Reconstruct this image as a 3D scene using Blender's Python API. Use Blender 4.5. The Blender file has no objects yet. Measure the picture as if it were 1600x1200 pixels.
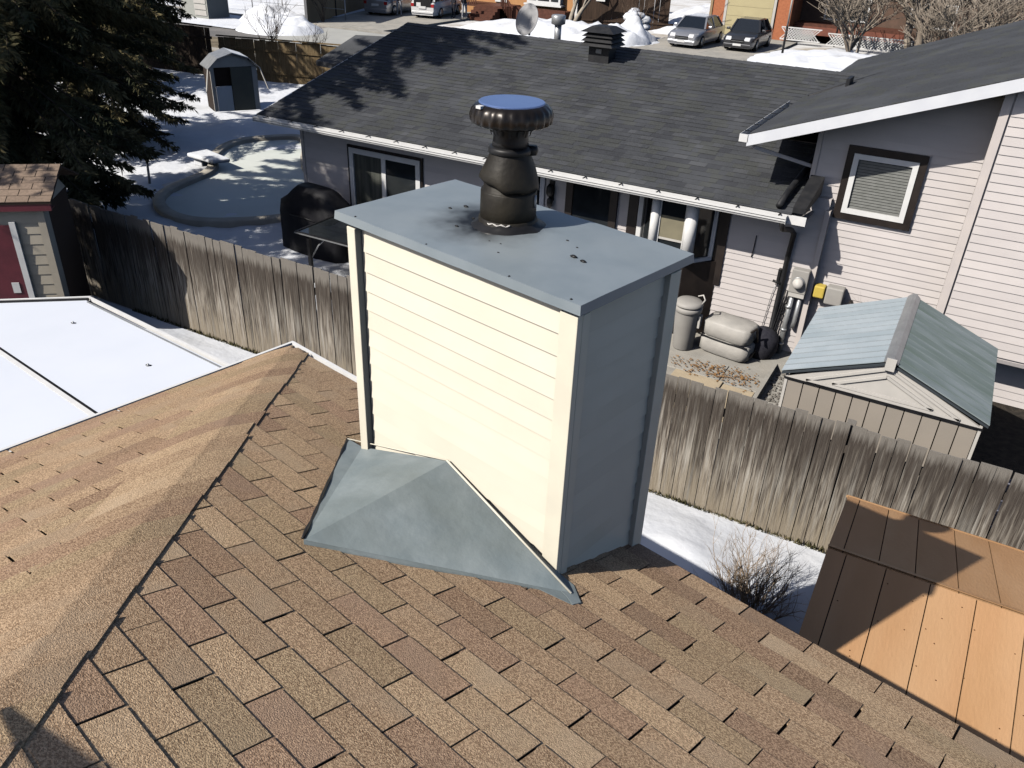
import bpy, bmesh, math, random
from mathutils import Vector, Matrix, Euler
random.seed(7)
S = bpy.context.scene
COL = S.collection
# ------------------------------------------------------------------ camera
R = math.radians
cam_d = bpy.data.cameras.new('camera'); cam = bpy.data.objects.new('camera', cam_d); COL.objects.link(cam)
cam_d.lens = 28.80; cam_d.sensor_width = 36.0; cam_d.clip_end = 2000; cam_d.clip_start = 0.05
CAM = Vector((2.1256, -1.3896, 6.1200))
rx, dn, fw = (Vector((0.86895235, 0.49347558, 0.03746543)), Vector((0.27503861, -0.41859879, -0.86552228)), Vector((-0.41143112, 0.76240206, -0.49946724)))
m = Matrix((rx, -dn, -fw)).transposed().to_4x4(); m.translation = CAM
cam.matrix_world = m
S.camera = cam
# ------------------------------------------------------------------ sky, sun, exposure
SUN_EL = 41.2; TR = Vector((0.536, 0.844, -math.tan(R(SUN_EL)))).normalized()      # direction in which sunlight travels
w = bpy.data.worlds.new('World'); S.world = w; w.use_nodes = True
nt = w.node_tree; bg = nt.nodes['Background']
sky = nt.nodes.new('ShaderNodeTexSky'); sky.sky_type = 'NISHITA'; sky.sun_disc = False
sky.sun_elevation = R(SUN_EL); sky.sun_rotation = math.atan2(-TR.x, -TR.y) % (2 * math.pi)
sky.air_density = 0.6; sky.dust_density = 1.0; sky.ozone_density = 0.6
nt.links.new(sky.outputs[0], bg.inputs[0]); bg.inputs[1].default_value = 0.105
sun_d = bpy.data.lights.new('sun', 'SUN'); sun = bpy.data.objects.new('sun', sun_d); COL.objects.link(sun)
sun_d.energy = 5.0; sun_d.angle = R(0.5); sun_d.color = (1.0, 0.945, 0.86)
sun.rotation_euler = TR.to_track_quat('-Z', 'Y').to_euler(); sun.location = (-10, -15, 25)
S.cycles.diffuse_bounces = 0
S.view_settings.view_transform = 'Standard'; S.view_settings.look = 'None'
S.view_settings.exposure = 0.0; S.view_settings.gamma = 1.0; S.view_settings.use_curve_mapping = False

# ------------------------------------------------------------------ materials
def srgb(r, g, b):
    f = lambda c: (c / 255) / 12.92 if c / 255 <= 0.04045 else ((c / 255 + 0.055) / 1.055) ** 2.4
    return (f(r), f(g), f(b), 1)
MATS = {}
def mat(name, c, c2=None, scale=6.0, rough=0.8, bump=0.0, bscale=None, metal=0.0, stretch=(1, 1, 1), c3=None, scale3=1.0, rnd=0.0, spec=0.3, detail=4.0, lo=0.35, hi=0.65, lo3=0.45, hi3=0.7, coat=0):
    """principled surface: colour mottled by noise (c..c2, patches of c3), optional bump and per-object value shift"""
    m = bpy.data.materials.new(name); m.use_nodes = True; MATS[name] = m
    N, L = m.node_tree.nodes, m.node_tree.links
    P = N['Principled BSDF']; P.inputs['Roughness'].default_value = rough; P.inputs['Metallic'].default_value = metal
    P.inputs['Specular IOR Level'].default_value = spec
    if coat: P.inputs['Coat Weight'].default_value = coat; P.inputs['Coat Roughness'].default_value = 0.05
    c = tuple(c[:3]) + (1,)
    tc = N.new('ShaderNodeTexCoord'); oi = N.new('ShaderNodeObjectInfo')
    mp = N.new('ShaderNodeMapping'); mp.inputs['Scale'].default_value = stretch
    off = N.new('ShaderNodeVectorMath'); off.operation = 'MULTIPLY'
    cmb = N.new('ShaderNodeCombineXYZ')
    for i in range(3): L.new(oi.outputs['Random'], cmb.inputs[i])
    off.inputs[1].default_value = (37.1, 19.7, 53.3); L.new(cmb.outputs[0], off.inputs[0])
    L.new(tc.outputs['Object'], mp.inputs['Vector']); L.new(off.outputs[0], mp.inputs['Location'])
    out = None
    if c2 is not None:
        nz = N.new('ShaderNodeTexNoise'); nz.inputs['Scale'].default_value = scale; nz.inputs['Detail'].default_value = detail
        L.new(mp.outputs[0], nz.inputs['Vector'])
        mr = N.new('ShaderNodeMapRange'); mr.inputs[1].default_value = lo; mr.inputs[2].default_value = hi
        L.new(nz.outputs['Fac'], mr.inputs[0])
        mx = N.new('ShaderNodeMix'); mx.data_type = 'RGBA'; mx.inputs[6].default_value = c; mx.inputs[7].default_value = tuple(c2[:3]) + (1,)
        L.new(mr.outputs[0], mx.inputs[0]); out = mx.outputs[2]
        if c3 is not None:
            n3 = N.new('ShaderNodeTexNoise'); n3.inputs['Scale'].default_value = scale3; n3.inputs['Detail'].default_value = 5
            L.new(mp.outputs[0], n3.inputs['Vector'])
            r3 = N.new('ShaderNodeMapRange'); r3.inputs[1].default_value = lo3; r3.inputs[2].default_value = hi3
            L.new(n3.outputs['Fac'], r3.inputs[0])
            m3 = N.new('ShaderNodeMix'); m3.data_type = 'RGBA'; m3.inputs[7].default_value = tuple(c3[:3]) + (1,)
            L.new(r3.outputs[0], m3.inputs[0]); L.new(out, m3.inputs[6]); out = m3.outputs[2]
    if rnd:
        hs = N.new('ShaderNodeHueSaturation'); 
        rr = N.new('ShaderNodeMapRange'); rr.inputs[3].default_value = 1 - rnd; rr.inputs[4].default_value = 1 + rnd
        L.new(oi.outputs['Random'], rr.inputs[0]); L.new(rr.outputs[0], hs.inputs['Value'])
        if out: L.new(out, hs.inputs['Color'])
        else: hs.inputs['Color'].default_value = c
        out = hs.outputs[0]
    if out: L.new(out, P.inputs['Base Color'])
    else: P.inputs['Base Color'].default_value = c
    if bump:
        nb = N.new('ShaderNodeTexNoise'); nb.inputs['Scale'].default_value = bscale or scale; nb.inputs['Detail'].default_value = 4
        L.new(mp.outputs[0], nb.inputs['Vector'])
        bp = N.new('ShaderNodeBump'); bp.inputs['Strength'].default_value = min(bump, 1.0); bp.inputs['Distance'].default_value = 0.02 if bump <= 1 else 0.02 * bump
        L.new(nb.outputs['Fac'], bp.inputs['Height']); L.new(bp.outputs[0], P.inputs['Normal'])
    return m

def shingle_mat(name, a, b, c):
    m = mat(name, a, b, scale=120, rough=0.95, bump=0.5, bscale=220, c3=c, scale3=3.0, rnd=0.08, spec=0.1, detail=2, lo=0.40, hi=0.60, lo3=0.5, hi3=0.8)
    return m
T = lambda r, g, b, k=1.0: (r * 1.05 * k, g * .985 * k, b * .90 * k)
SH = [shingle_mat('shingle_tan', T(.56, .425, .30), T(.29, .205, .14), (.45, .34, .235)),
      shingle_mat('shingle_light', T(.62, .48, .335), T(.35, .255, .175), (.54, .41, .28)),
      shingle_mat('shingle_brown', T(.46, .335, .24), T(.22, .15, .107), (.33, .235, .165)),
      shingle_mat('shingle_rust', T(.51, .37, .27), T(.26, .178, .128), (.38, .265, .19)),
      shingle_mat('shingle_olive', T(.53, .415, .285), T(.27, .20, .135), (.42, .325, .215))]
under = mat('shingle_shade', (.035, .025, .02), rough=1)
NSH = [mat('slate_shingle_%s' % n, c, tuple(x * .6 for x in c), scale=60, rough=.95, spec=.15, c3=tuple(x * 1.1 for x in c), scale3=1.2) for n, c in
       (('a', (.074, .078, .086)), ('b', (.090, .094, .102)), ('c', (.060, .063, .071)), ('d', (.078, .082, .082)))]
cream = mat('cream_siding', (.79, .74, .62), (.74, .695, .58), scale=2.2, rough=.5, spec=.35, c3=(.72, .66, .52), scale3=1.1, lo3=.58, hi3=.85, rnd=.022, bump=.06, bscale=6)
cream_trim = mat('cream_trim', (.82, .775, .64), (.76, .72, .60), scale=5, rough=.45, spec=.4)
capm = mat('blue_grey_metal', (.235, .275, .305), (.20, .24, .27), scale=5, rough=.42, bump=.12, bscale=3, c3=(.275, .31, .33), scale3=1.2, spec=.5)
crick = mat('cricket_metal', (.30, .345, .355), (.225, .27, .285), scale=5, rough=.6, bump=.35, bscale=9, c3=(.20, .235, .235), scale3=2.2, spec=.35)
soot = mat('sooty_metal', (.012, .010, .008), (.030, .026, .019), scale=7, rough=.55, metal=.15, bump=.2, bscale=20, c3=(.06, .05, .032), scale3=3.0, spec=.35, lo3=.55, hi3=.75)
capblack = mat('rain_cap_metal', (.022, .018, .016), (.034, .027, .023), scale=8, rough=.33, metal=.5, spec=.6)
capblue = mat('rain_cap_top', (.15, .23, .47), (.13, .205, .43), scale=4, rough=.3, metal=.3, spec=.6)  # blue base colour stands in for sky reflected in the lid
pinkw = mat('vinyl_siding', (.65, .605, .59), (.59, .55, .54), scale=1.7, rough=.5, spec=.35, rnd=.025)
pinkt = mat('vinyl_trim', (.66, .60, .565), (.60, .55, .53), scale=4, rough=.5)
white = mat('white_paint', (.80, .80, .79), (.74, .74, .74), scale=7, rough=.4)
whitef = mat('white_fascia', (.74, .76, .80), (.69, .71, .76), scale=4, rough=.4)
dbrown = mat('dark_brown_trim', (.018, .014, .013), (.03, .023, .02), scale=5, rough=.5)
black = mat('black_plastic', (.012, .012, .013), (.02, .02, .022), scale=9, rough=.45)
blackr = mat('black_roof_vent', (.016, .017, .02), (.028, .028, .03), scale=9, rough=.55)
glass = mat('window_glass', (.012, .015, .018), (.03, .034, .036), scale=1.5, rough=.05, spec=.6)
curtain = mat('curtain', (.10, .105, .09), (.045, .05, .045), scale=3, rough=.7, stretch=(6, 1, .3))
blind = mat('blind', (.26, .235, .16), (.22, .2, .14), scale=5, rough=.7)
mesh_s = mat('blind_slats', (.15, .155, .145), (.19, .195, .185), scale=12, rough=.6)
soffm = mat('soffit', (.35, .33, .33), rough=.7)
board_m = None
def fence_mat(name, a, b, c, top, base, H):
    m = mat(name, a, b, scale=9, rough=.95, bump=.5, bscale=18, stretch=(9, 9, .42), c3=c, scale3=3.0, rnd=.30, spec=.1, lo=.38, hi=.62, lo3=.5, hi3=.68)
    N, L = m.node_tree.nodes, m.node_tree.links; P = N['Principled BSDF']
    src = P.inputs['Base Color'].links[0].from_socket
    tc = N.new('ShaderNodeTexCoord'); sp = N.new('ShaderNodeSeparateXYZ'); L.new(tc.outputs['Object'], sp.inputs[0])
    nz = N.new('ShaderNodeTexNoise'); nz.inputs['Scale'].default_value = 3.0; nz.inputs['Detail'].default_value = 5
    oi = N.new('ShaderNodeObjectInfo'); mp = N.new('ShaderNodeMapping'); mp.inputs['Scale'].default_value = (11, 11, .5)
    cx = N.new('ShaderNodeCombineXYZ'); ml = N.new('ShaderNodeMath'); ml.operation = 'MULTIPLY'; ml.inputs[1].default_value = 91.0
    L.new(oi.outputs['Random'], ml.inputs[0]); L.new(ml.outputs[0], cx.inputs[0]); L.new(cx.outputs[0], mp.inputs['Location'])
    L.new(tc.outputs['Object'], mp.inputs['Vector']); L.new(mp.outputs[0], nz.inputs['Vector'])
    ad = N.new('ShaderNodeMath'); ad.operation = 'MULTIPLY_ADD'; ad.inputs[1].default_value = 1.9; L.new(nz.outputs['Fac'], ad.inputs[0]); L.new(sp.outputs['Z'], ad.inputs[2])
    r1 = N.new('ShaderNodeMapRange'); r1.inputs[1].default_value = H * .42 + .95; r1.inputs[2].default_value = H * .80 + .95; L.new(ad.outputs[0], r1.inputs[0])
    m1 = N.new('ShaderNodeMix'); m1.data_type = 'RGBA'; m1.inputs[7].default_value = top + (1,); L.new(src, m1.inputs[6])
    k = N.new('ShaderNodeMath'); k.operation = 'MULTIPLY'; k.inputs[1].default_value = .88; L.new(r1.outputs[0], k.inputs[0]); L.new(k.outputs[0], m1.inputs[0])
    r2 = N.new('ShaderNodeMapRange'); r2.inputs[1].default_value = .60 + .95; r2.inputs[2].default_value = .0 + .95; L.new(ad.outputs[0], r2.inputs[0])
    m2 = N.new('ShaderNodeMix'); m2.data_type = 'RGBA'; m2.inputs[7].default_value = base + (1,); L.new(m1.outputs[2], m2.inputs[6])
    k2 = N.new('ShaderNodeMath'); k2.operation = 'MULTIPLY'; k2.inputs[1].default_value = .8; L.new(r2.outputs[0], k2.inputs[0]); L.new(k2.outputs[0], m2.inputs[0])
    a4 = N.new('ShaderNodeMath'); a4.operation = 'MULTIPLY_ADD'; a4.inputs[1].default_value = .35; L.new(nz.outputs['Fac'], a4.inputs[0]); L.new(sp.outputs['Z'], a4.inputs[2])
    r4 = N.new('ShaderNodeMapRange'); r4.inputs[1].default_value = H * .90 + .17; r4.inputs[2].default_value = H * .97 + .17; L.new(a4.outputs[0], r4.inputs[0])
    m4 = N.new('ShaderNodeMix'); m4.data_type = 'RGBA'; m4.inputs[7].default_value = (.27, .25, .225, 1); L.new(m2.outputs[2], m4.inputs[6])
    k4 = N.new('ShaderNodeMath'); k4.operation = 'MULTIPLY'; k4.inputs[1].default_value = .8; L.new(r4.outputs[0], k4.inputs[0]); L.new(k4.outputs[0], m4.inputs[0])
    L.new(m4.outputs[2], P.inputs['Base Color'])
    return m
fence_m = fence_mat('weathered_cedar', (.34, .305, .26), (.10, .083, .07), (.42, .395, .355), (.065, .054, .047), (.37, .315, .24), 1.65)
fence_t = mat('tan_cedar', (.27, .205, .12), (.17, .125, .07), scale=6, rough=.9, stretch=(4, 4, .5), c3=(.2, .14, .08), scale3=2, rnd=.12, spec=.1)
snow = mat('snow', (.84, .86, .90), (.76, .79, .85), scale=1.3, rough=.75, bump=1.0, bscale=5, c3=(.62, .63, .64), scale3=.55, spec=.3, lo3=.55, hi3=.75)
snowd = mat('dirty_snow', (.80, .80, .80), (.66, .65, .63), scale=.8, rough=.8, bump=1.0, bscale=6, c3=(.40, .34, .26), scale3=.28, lo3=.54, hi3=.68)
ice = mat('pool_ice', (.76, .79, .75), (.68, .72, .67), scale=.9, rough=.55, c3=(.78, .82, .78), scale3=.5, bump=.3, bscale=2)
slush = mat('packed_ice', (.66, .655, .63), (.55, .545, .52), scale=1.6, rough=.6, bump=.6, bscale=6, c3=(.74, .745, .74), scale3=.7)
concrete = mat('concrete', (.40, .385, .35), (.32, .305, .275), scale=3, rough=.9, bump=.2, bscale=30, c3=(.45, .42, .37), scale3=.8)
slabm = mat('patio_slab', (.52, .43, .30), (.46, .38, .27), scale=4, rough=.9, bump=.2, bscale=30, c3=(.38, .32, .24), scale3=1.5)
asphalt = mat('asphalt', (.16, .155, .15), (.21, .20, .19), scale=.5, rough=.9, c3=(.33, .31, .29), scale3=.2)
dirt = mat('dead_grass', (.20, .165, .115), (.13, .11, .075), scale=3, rough=1, bump=1, bscale=20, c3=(.30, .25, .17), scale3=.6)
soil = mat('dark_soil', (.03, .026, .022), (.06, .05, .04), scale=12, rough=1, bump=1, bscale=40)
panelw = mat('white_aluminium', (.78, .82, .90), (.73, .775, .86), scale=.9, rough=.45, spec=.4, c3=(.81, .84, .90), scale3=.5)
tanp = mat('painted_plywood', (.50, .285, .145), (.465, .265, .13), scale=2.0, rough=.7, c3=(.55, .345, .19), scale3=.8, bump=.2, bscale=25, rnd=.05, stretch=(2.2, .5, 1))
tanp_s = mat('painted_plywood_edge', (.40, .20, .085), rough=.8)
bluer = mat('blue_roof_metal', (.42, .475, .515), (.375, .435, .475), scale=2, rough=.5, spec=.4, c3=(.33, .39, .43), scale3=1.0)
bluew = mat('shade_toned_lichen_metal', (.27, .315, .33), (.19, .235, .235), scale=3, rough=.75, spec=.2, c3=(.15, .195, .175), scale3=1.6, stretch=(.5, 2, 1))  # right slope's shade put into a darker colour, with lichen streaks
taupe = mat('taupe_metal', (.36, .32, .275), (.33, .295, .255), scale=2, rough=.5, spec=.4, rnd=.03)
offw = mat('off_white_metal', (.60, .575, .54), (.54, .52, .49), scale=4, rough=.5)
beige = mat('beige_siding', (.50, .45, .365), (.44, .395, .32), scale=4, rough=.6)
maroon = mat('maroon_paint', (.13, .028, .04), (.10, .022, .032), scale=6, rough=.45)
greym = mat('galvanised_metal', (.42, .43, .44), (.34, .35, .36), scale=6, rough=.4, metal=.5)
grey_p = mat('grey_plastic', (.40, .385, .36), (.36, .345, .325), scale=5, rough=.55)
tarp = mat('grey_tarp', (.47, .45, .42), (.40, .385, .36), scale=5, rough=.55, bump=.5, bscale=7)
foliage = mat('spruce_needles', (.10, .098, .048), (.27, .22, .11), scale=1.6, rough=.75, c3=(.04, .046, .024), scale3=.9, spec=.2, lo3=.4, hi3=.6)
bark = mat('bark', (.10, .078, .06), (.055, .043, .034), scale=12, rough=.95, bump=.6, stretch=(1, 1, .25))
twig = mat('twig', (.21, .15, .105), (.13, .09, .065), scale=8, rough=.9)
twigl = mat('pale_branches', (.40, .345, .28), (.27, .22, .175), scale=3, rough=.9)
orange = mat('orange_stucco', (.55, .29, .13), (.50, .26, .115), scale=3, rough=.9)
brick = mat('orange_brick', (.50, .185, .09), (.42, .15, .075), scale=9, rough=.9)
yellowd = mat('yellow_garage_door', (.55, .48, .28), (.51, .44, .26), scale=1.5, rough=.6)
deckb = mat('red_brown_deck', (.13, .05, .032), (.085, .034, .022), scale=6, rough=.7, stretch=(1, 1, 1))
darkw = mat('dark_brown_fence', (.085, .055, .038), (.05, .033, .024), scale=4, rough=.9, stretch=(5, 5, .4), rnd=.2)
tanw = mat('tan_stucco', (.38, .27, .16), (.34, .24, .145), scale=2, rough=.9)
redw = mat('red_siding', (.32, .07, .055), (.26, .06, .048), scale=3, rough=.8)
silver = mat('silver_paint', (.42, .43, .46), (.40, .41, .44), scale=2, rough=.28, metal=.6, coat=.6)
darkcar = mat('graphite_paint', (.07, .072, .08), (.06, .062, .07), scale=2, rough=.28, metal=.5, coat=.6)
whitecar = mat('white_car_paint', (.72, .72, .72), (.70, .70, .70), scale=2, rough=.3, coat=.5)
carglass = mat('car_glass', (.012, .016, .022), rough=.04, spec=.8)
rubber = mat('rubber', (.015, .015, .015), (.025, .025, .025), scale=20, rough=.9)
lampm = mat('headlamp', (.75, .76, .78), (.6, .6, .62), scale=15, rough=.1, coat=1)
redlamp = mat('tail_lamp', (.4, .02, .02), rough=.15, coat=1)
skin = mat('skin', (.45, .28, .2), rough=.6)
cloth_d = mat('dark_clothing', (.02, .02, .03), (.035, .035, .045), scale=20, rough=.9)
cloth_g = mat('pale_trousers', (.5, .5, .52), (.4, .4, .43), scale=15, rough=.9)
bluegrey = mat('blue_grey_plastic', (.17, .175, .22), (.14, .145, .19), scale=6, rough=.5)
yell = mat('yellow_plastic', (.62, .47, .10), rough=.5)
stonem = mat('river_stone', (.30, .28, .25), (.17, .155, .14), scale=30, rough=.9, rnd=.3)
leafm = mat('dry_leaves', (.32, .18, .075), (.22, .12, .05), scale=20, rough=.95)

# ------------------------------------------------------------------ mesh helpers
def world(o):
    return (world(o.parent) if o.parent else Matrix()) @ o.matrix_basis
class MB:
    def __init__(s): s.v = []; s.f = []; s.m = []; s.sm = []
    def add(s, vs, fs, mi=0, smooth=False):
        n = len(s.v); s.v += [Vector(p) for p in vs]
        for f in fs: s.f.append([n + i for i in f]); s.m.append(mi); s.sm.append(smooth)
        return s
    def box(s, x0, x1, y0, y1, z0, z1, mi=0):
        v = [(x, y, z) for z in (z0, z1) for y in (y0, y1) for x in (x0, x1)]
        return s.add(v, [(0, 2, 3, 1), (4, 5, 7, 6), (0, 1, 5, 4), (2, 6, 7, 3), (0, 4, 6, 2), (1, 3, 7, 5)], mi)
    def hexa(s, b, t, mi=0):                       # four bottom points, four top points, same order (counter-clockwise from above)
        return s.add(list(b) + list(t), [(3, 2, 1, 0), (4, 5, 6, 7), (0, 1, 5, 4), (1, 2, 6, 5), (2, 3, 7, 6), (3, 0, 4, 7)], mi)
    def prism(s, poly, d, mi=0):                   # polygon of 3-D points swept by vector d
        n = len(poly); d = Vector(d); p = [Vector(q) for q in poly]
        nr = Vector((0, 0, 0))
        for i in range(n): nr += p[i].cross(p[(i + 1) % n])
        if nr.dot(d) > 0: p = p[::-1]
        fs = [tuple(range(n)), tuple(range(2 * n - 1, n - 1, -1))] + [((i + 1) % n, i, n + i, n + (i + 1) % n) for i in range(n)]
        return s.add(p + [q + d for q in p], fs, mi)
    def tube(s, pts, r, n=8, mi=0, cap=True, smooth=True):
        pts = [Vector(p) for p in pts]; rs = r if isinstance(r, (list, tuple)) else [r] * len(pts)
        vs = []; ref = None
        for i, p in enumerate(pts):
            t = (pts[min(i + 1, len(pts) - 1)] - pts[max(i - 1, 0)]).normalized()
            if ref is None: ref = t.orthogonal().normalized()
            ref = (ref - t * ref.dot(t))
            ref = ref.normalized() if ref.length > 1e-6 else t.orthogonal().normalized()
            b = t.cross(ref)
            for k in range(n):
                a = 2 * math.pi * k / n; vs.append(p + (ref * math.cos(a) + b * math.sin(a)) * rs[i])
        fs = [(i * n + k, i * n + (k + 1) % n, (i + 1) * n + (k + 1) % n, (i + 1) * n + k) for i in range(len(pts) - 1) for k in range(n)]
        if cap: fs += [tuple(range(n - 1, -1, -1)), tuple((len(pts) - 1) * n + k for k in range(n))]
        return s.add(vs, fs, mi, smooth)
    def lathe(s, prof, n=32, c=(0, 0, 0), mi=0, smooth=True, cap=True):   # profile [(radius, z)], bottom to top
        c = Vector(c); vs = [c + Vector((r * math.cos(2 * math.pi * k / n), r * math.sin(2 * math.pi * k / n), z)) for r, z in prof for k in range(n)]
        fs = [(i * n + k, i * n + (k + 1) % n, (i + 1) * n + (k + 1) % n, (i + 1) * n + k) for i in range(len(prof) - 1) for k in range(n)]
        if cap: fs += [tuple(range(n - 1, -1, -1)), tuple((len(prof) - 1) * n + k for k in range(n))]
        return s.add(vs, fs, mi, smooth)
    def beam(s, a, b, wd, ht, mi=0, up=(0, 0, 1)):  # rectangular bar from a to b
        a, b = Vector(a), Vector(b); t = (b - a).normalized(); u = Vector(up)
        sd = t.cross(u); sd = sd.normalized() if sd.length > 1e-5 else t.orthogonal().normalized(); u = sd.cross(t)
        q = [(-1, -1), (1, -1), (1, 1), (-1, 1)]
        vs = [p + sd * (i * wd / 2) + u * (j * ht / 2) for p in (a, b) for i, j in q]
        return s.add(vs, [(3, 2, 1, 0), (4, 5, 6, 7), (0, 1, 5, 4), (1, 2, 6, 5), (2, 3, 7, 6), (3, 0, 4, 7)][0:0] + [(0, 1, 2, 3), (7, 6, 5, 4), (1, 0, 4, 5), (2, 1, 5, 6), (3, 2, 6, 7), (0, 3, 7, 4)], mi)
    def xf(s, M):
        s.v = [M @ p for p in s.v]; return s
    def mesh(s, name, mats):
        me = bpy.data.meshes.new(name); me.from_pydata([tuple(p) for p in s.v], [], s.f)
        for q in (mats if isinstance(mats, (list, tuple)) else [mats]): me.materials.append(q)
        if s.m: me.polygons.foreach_set('material_index', s.m); me.polygons.foreach_set('use_smooth', s.sm)
        me.update(); return me
    def build(s, name, mats, parent=None, local=False, bevel=0.0, kind=None, **k):
        if parent is not None and not local:
            iv = world(parent).inverted(); s.v = [iv @ p for p in s.v]
        me = s.mesh(name, mats); o = link(name, me, parent)
        if bevel:
            b = o.modifiers.new('bevel', 'BEVEL'); b.width = bevel; b.segments = 2; b.limit_method = 'ANGLE'
        if kind: o['kind'] = kind
        if 'label' in k: o['label'] = k['label']
        return o
def link(name, me, parent=None, loc=(0, 0, 0), rot=(0, 0, 0)):
    o = bpy.data.objects.new(name, me); COL.objects.link(o)
    if parent is not None: o.parent = parent
    o.location = loc; o.rotation_euler = rot
    return o
def tag(o, label, cat, group=None):
    o['label'] = label; o['category'] = cat
    if group: o['group'] = group
    return o
def thing(name, label, cat, loc=(0, 0, 0), rz=0.0, group=None):
    o = link(name, None, None, loc, (0, 0, rz)); o.empty_display_size = .3
    return tag(o, label, cat, group)
def solo(mb, name, mats, label, cat, loc=(0, 0, 0), group=None, bevel=0):     # a thing that is one mesh, origin at its base
    mb.v = [p - Vector(loc) for p in mb.v]; o = mb.build(name, mats, bevel=bevel); o.location = loc
    return tag(o, label, cat, group)
def copy_tree(o, parent=None):
    c = o.copy(); COL.objects.link(c)
    if parent is not None: c.parent = parent
    for ch in list(o.children): copy_tree(ch, c)
    return c
def clip(poly, a, b, c):                            # keep a*x + b*y <= c
    out = []
    for i in range(len(poly)):
        p, q = poly[i], poly[(i + 1) % len(poly)]
        dp, dq = a * p[0] + b * p[1] - c, a * q[0] + b * q[1] - c
        if dp <= 0: out.append(p)
        if dp * dq < 0: t = dp / (dp - dq); out.append((p[0] + (q[0] - p[0]) * t, p[1] + (q[1] - p[1]) * t))
    return out
def area(poly): return abs(sum(poly[i][0] * poly[(i + 1) % len(poly)][1] - poly[(i + 1) % len(poly)][0] * poly[i][1] for i in range(len(poly)))) / 2
def grid(x0, x1, y0, y1, nx, ny, fz):
    mb = MB(); vs = [(x0 + (x1 - x0) * i / nx, y0 + (y1 - y0) * j / ny, 0) for j in range(ny + 1) for i in range(nx + 1)]
    vs = [(x, y, fz(x, y)) for x, y, _ in vs]
    return mb.add(vs, [(j * (nx + 1) + i, j * (nx + 1) + i + 1, (j + 1) * (nx + 1) + i + 1, (j + 1) * (nx + 1) + i) for j in range(ny) for i in range(nx)], 0, True)
from mathutils import noise as mn
def nz(x, y, s=1.0, o=0.0): return mn.noise(Vector((x * s + o, y * s - o, o * .37)))
def inframe(p, mg=0.06):
    q = p - CAM; d = q.dot(fw)
    if d < .1: return False
    x, y = q.dot(rx) / d * .8, q.dot(dn) / d * .8 * 4 / 3
    return abs(x) < .5 + mg and abs(y) < .5 + mg

# ================================================================== SETTING: ground, snow, paving
def struct(o): o['kind'] = 'structure'; return o
struct(grid(-260, 200, -60, 420, 46, 48, lambda x, y: -.02).build('ground', snowd))
def lum(x, y): return .10 * nz(x, y, .9) + .05 * nz(x, y, 2.7, 4) + .02 * nz(x, y, 7, 9)
def yard(x, y):
    b = .16 + lum(x, y)
    b *= max(0, min(1, (6.45 - y) / .9))
    return max(-.015, b)
struct(grid(-12, 2.6, 1.2, 6.5, 100, 44, lambda x, y: yard(x, y) + (.05 if x < 2.4 else 0)).build('yard_snow', snow))
struct(MB().box(-9, 3, 5.55, 6.56, -.05, .022).build('icy_path', slush))
def nyard(x, y):
    if x > -1.45: return -.03
    b = .05 + .6 * abs(lum(x, y)) + .03 * nz(x, y, 3, 2)
    return b * min(1, (-1.45 - x) / .4 + .1)
struct(grid(-24, -1.4, 6.75, 11.28, 120, 30, nyard).build('yard_snow', snow))
struct(grid(-30, -9.9, 11.3, 25, 70, 50, lambda x, y: .06 + .5 * abs(lum(x, y)) + (.22 * max(0, 1 - ((x + 17.4) ** 2 + (y - 17.0) ** 2) / 1.8) + .3 * max(0, 1 - ((x + 16.2) ** 2 + (y - 17.9) ** 2) / 1.6)) - (.4 if ((x + 12.4) / 2.6) ** 2 + ((y - 13.2) / 3.6) ** 2 < 1 else 0)).build('yard_snow', snow))
struct(grid(-30, -6, 3.5, 6.5, 40, 10, lambda x, y: .04 + .1 * abs(lum(x, y))).build('yard_snow', snow))
struct(MB().box(-1.5, .95, 6.75, 11.3, -.05, .012).build('patio', concrete))
struct(MB().box(.95, 12, 6.75, 11.5, -.05, .008).build('side_yard', soil))
# street, driveways, verge beyond the neighbour's house
struct(MB().box(-200, 120, 27.5, 37.5, -.06, .002).build('street', asphalt))
struct(MB().box(-200, 120, 27.0, 27.5, -.06, .10).build('kerb', concrete))
struct(MB().box(-200, 120, 37.5, 37.9, -.06, .10).build('kerb', concrete))
struct(MB().box(-15.3, -8.6, 37.9, 51.9, -.06, .11).build('driveway', concrete))
struct(MB().prism([(-33.2, 38.0, .11), (-28.2, 38.0, .11), (-28.2, 50, .11), (-36.5, 50, .11)], (0, 0, -.15)).build('driveway', concrete))
struct(MB().prism([(-30.6, 29.2, .03), (-24.0, 29.2, .03), (-25.6, 37.3, .03), (-31.6, 37.3, .03)], (0, 0, -.06)).build('driveway', mat('pale_concrete', (.46, .46, .43), (.40, .40, .38), scale=.7, rough=.9)))
struct(MB().prism([(-60, 24.6, .05), (-22.5, 25.2, .05), (-24, 27.0, .05), (-29.5, 30.2, .05), (-60, 30.2, .05)], (0, 0, -.1)).build('verge', dirt))
def bank(name, cx, cy, rx_, ry_, h, m=snow, seed=0, n=26):
    def f(x, y):
        r = ((x - cx) / rx_) ** 2 + ((y - cy) / ry_) ** 2
        return -.08 + max(0, 1 - r) ** .7 * h * (1 + .5 * nz(x, y, 1.1, seed) + .25 * nz(x, y, 3, seed))
    o = struct(grid(cx - rx_, cx + rx_, cy - ry_, cy + ry_, n, n, f).build(name, m)); return o
bank('snow_bank', -32.6, 34.6, 2.6, 2.2, .75, seed=3)
bank('snow_bank', -35.6, 37.3, 2.2, 2.0, .8, seed=5)
struct(grid(-60, -34.5, 33, 60, 20, 20, lambda x, y: .05 + .1 * abs(lum(x, y))).build('snow_lawn', snow))
struct(MB().prism([(-33, 33, .006), (-28.2, 33, .006), (-28.2, 50, .006), (-36.5, 50, .006), (-33, 37.4, .006)], (0, 0, -.05)).build('driveway', asphalt))
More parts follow.
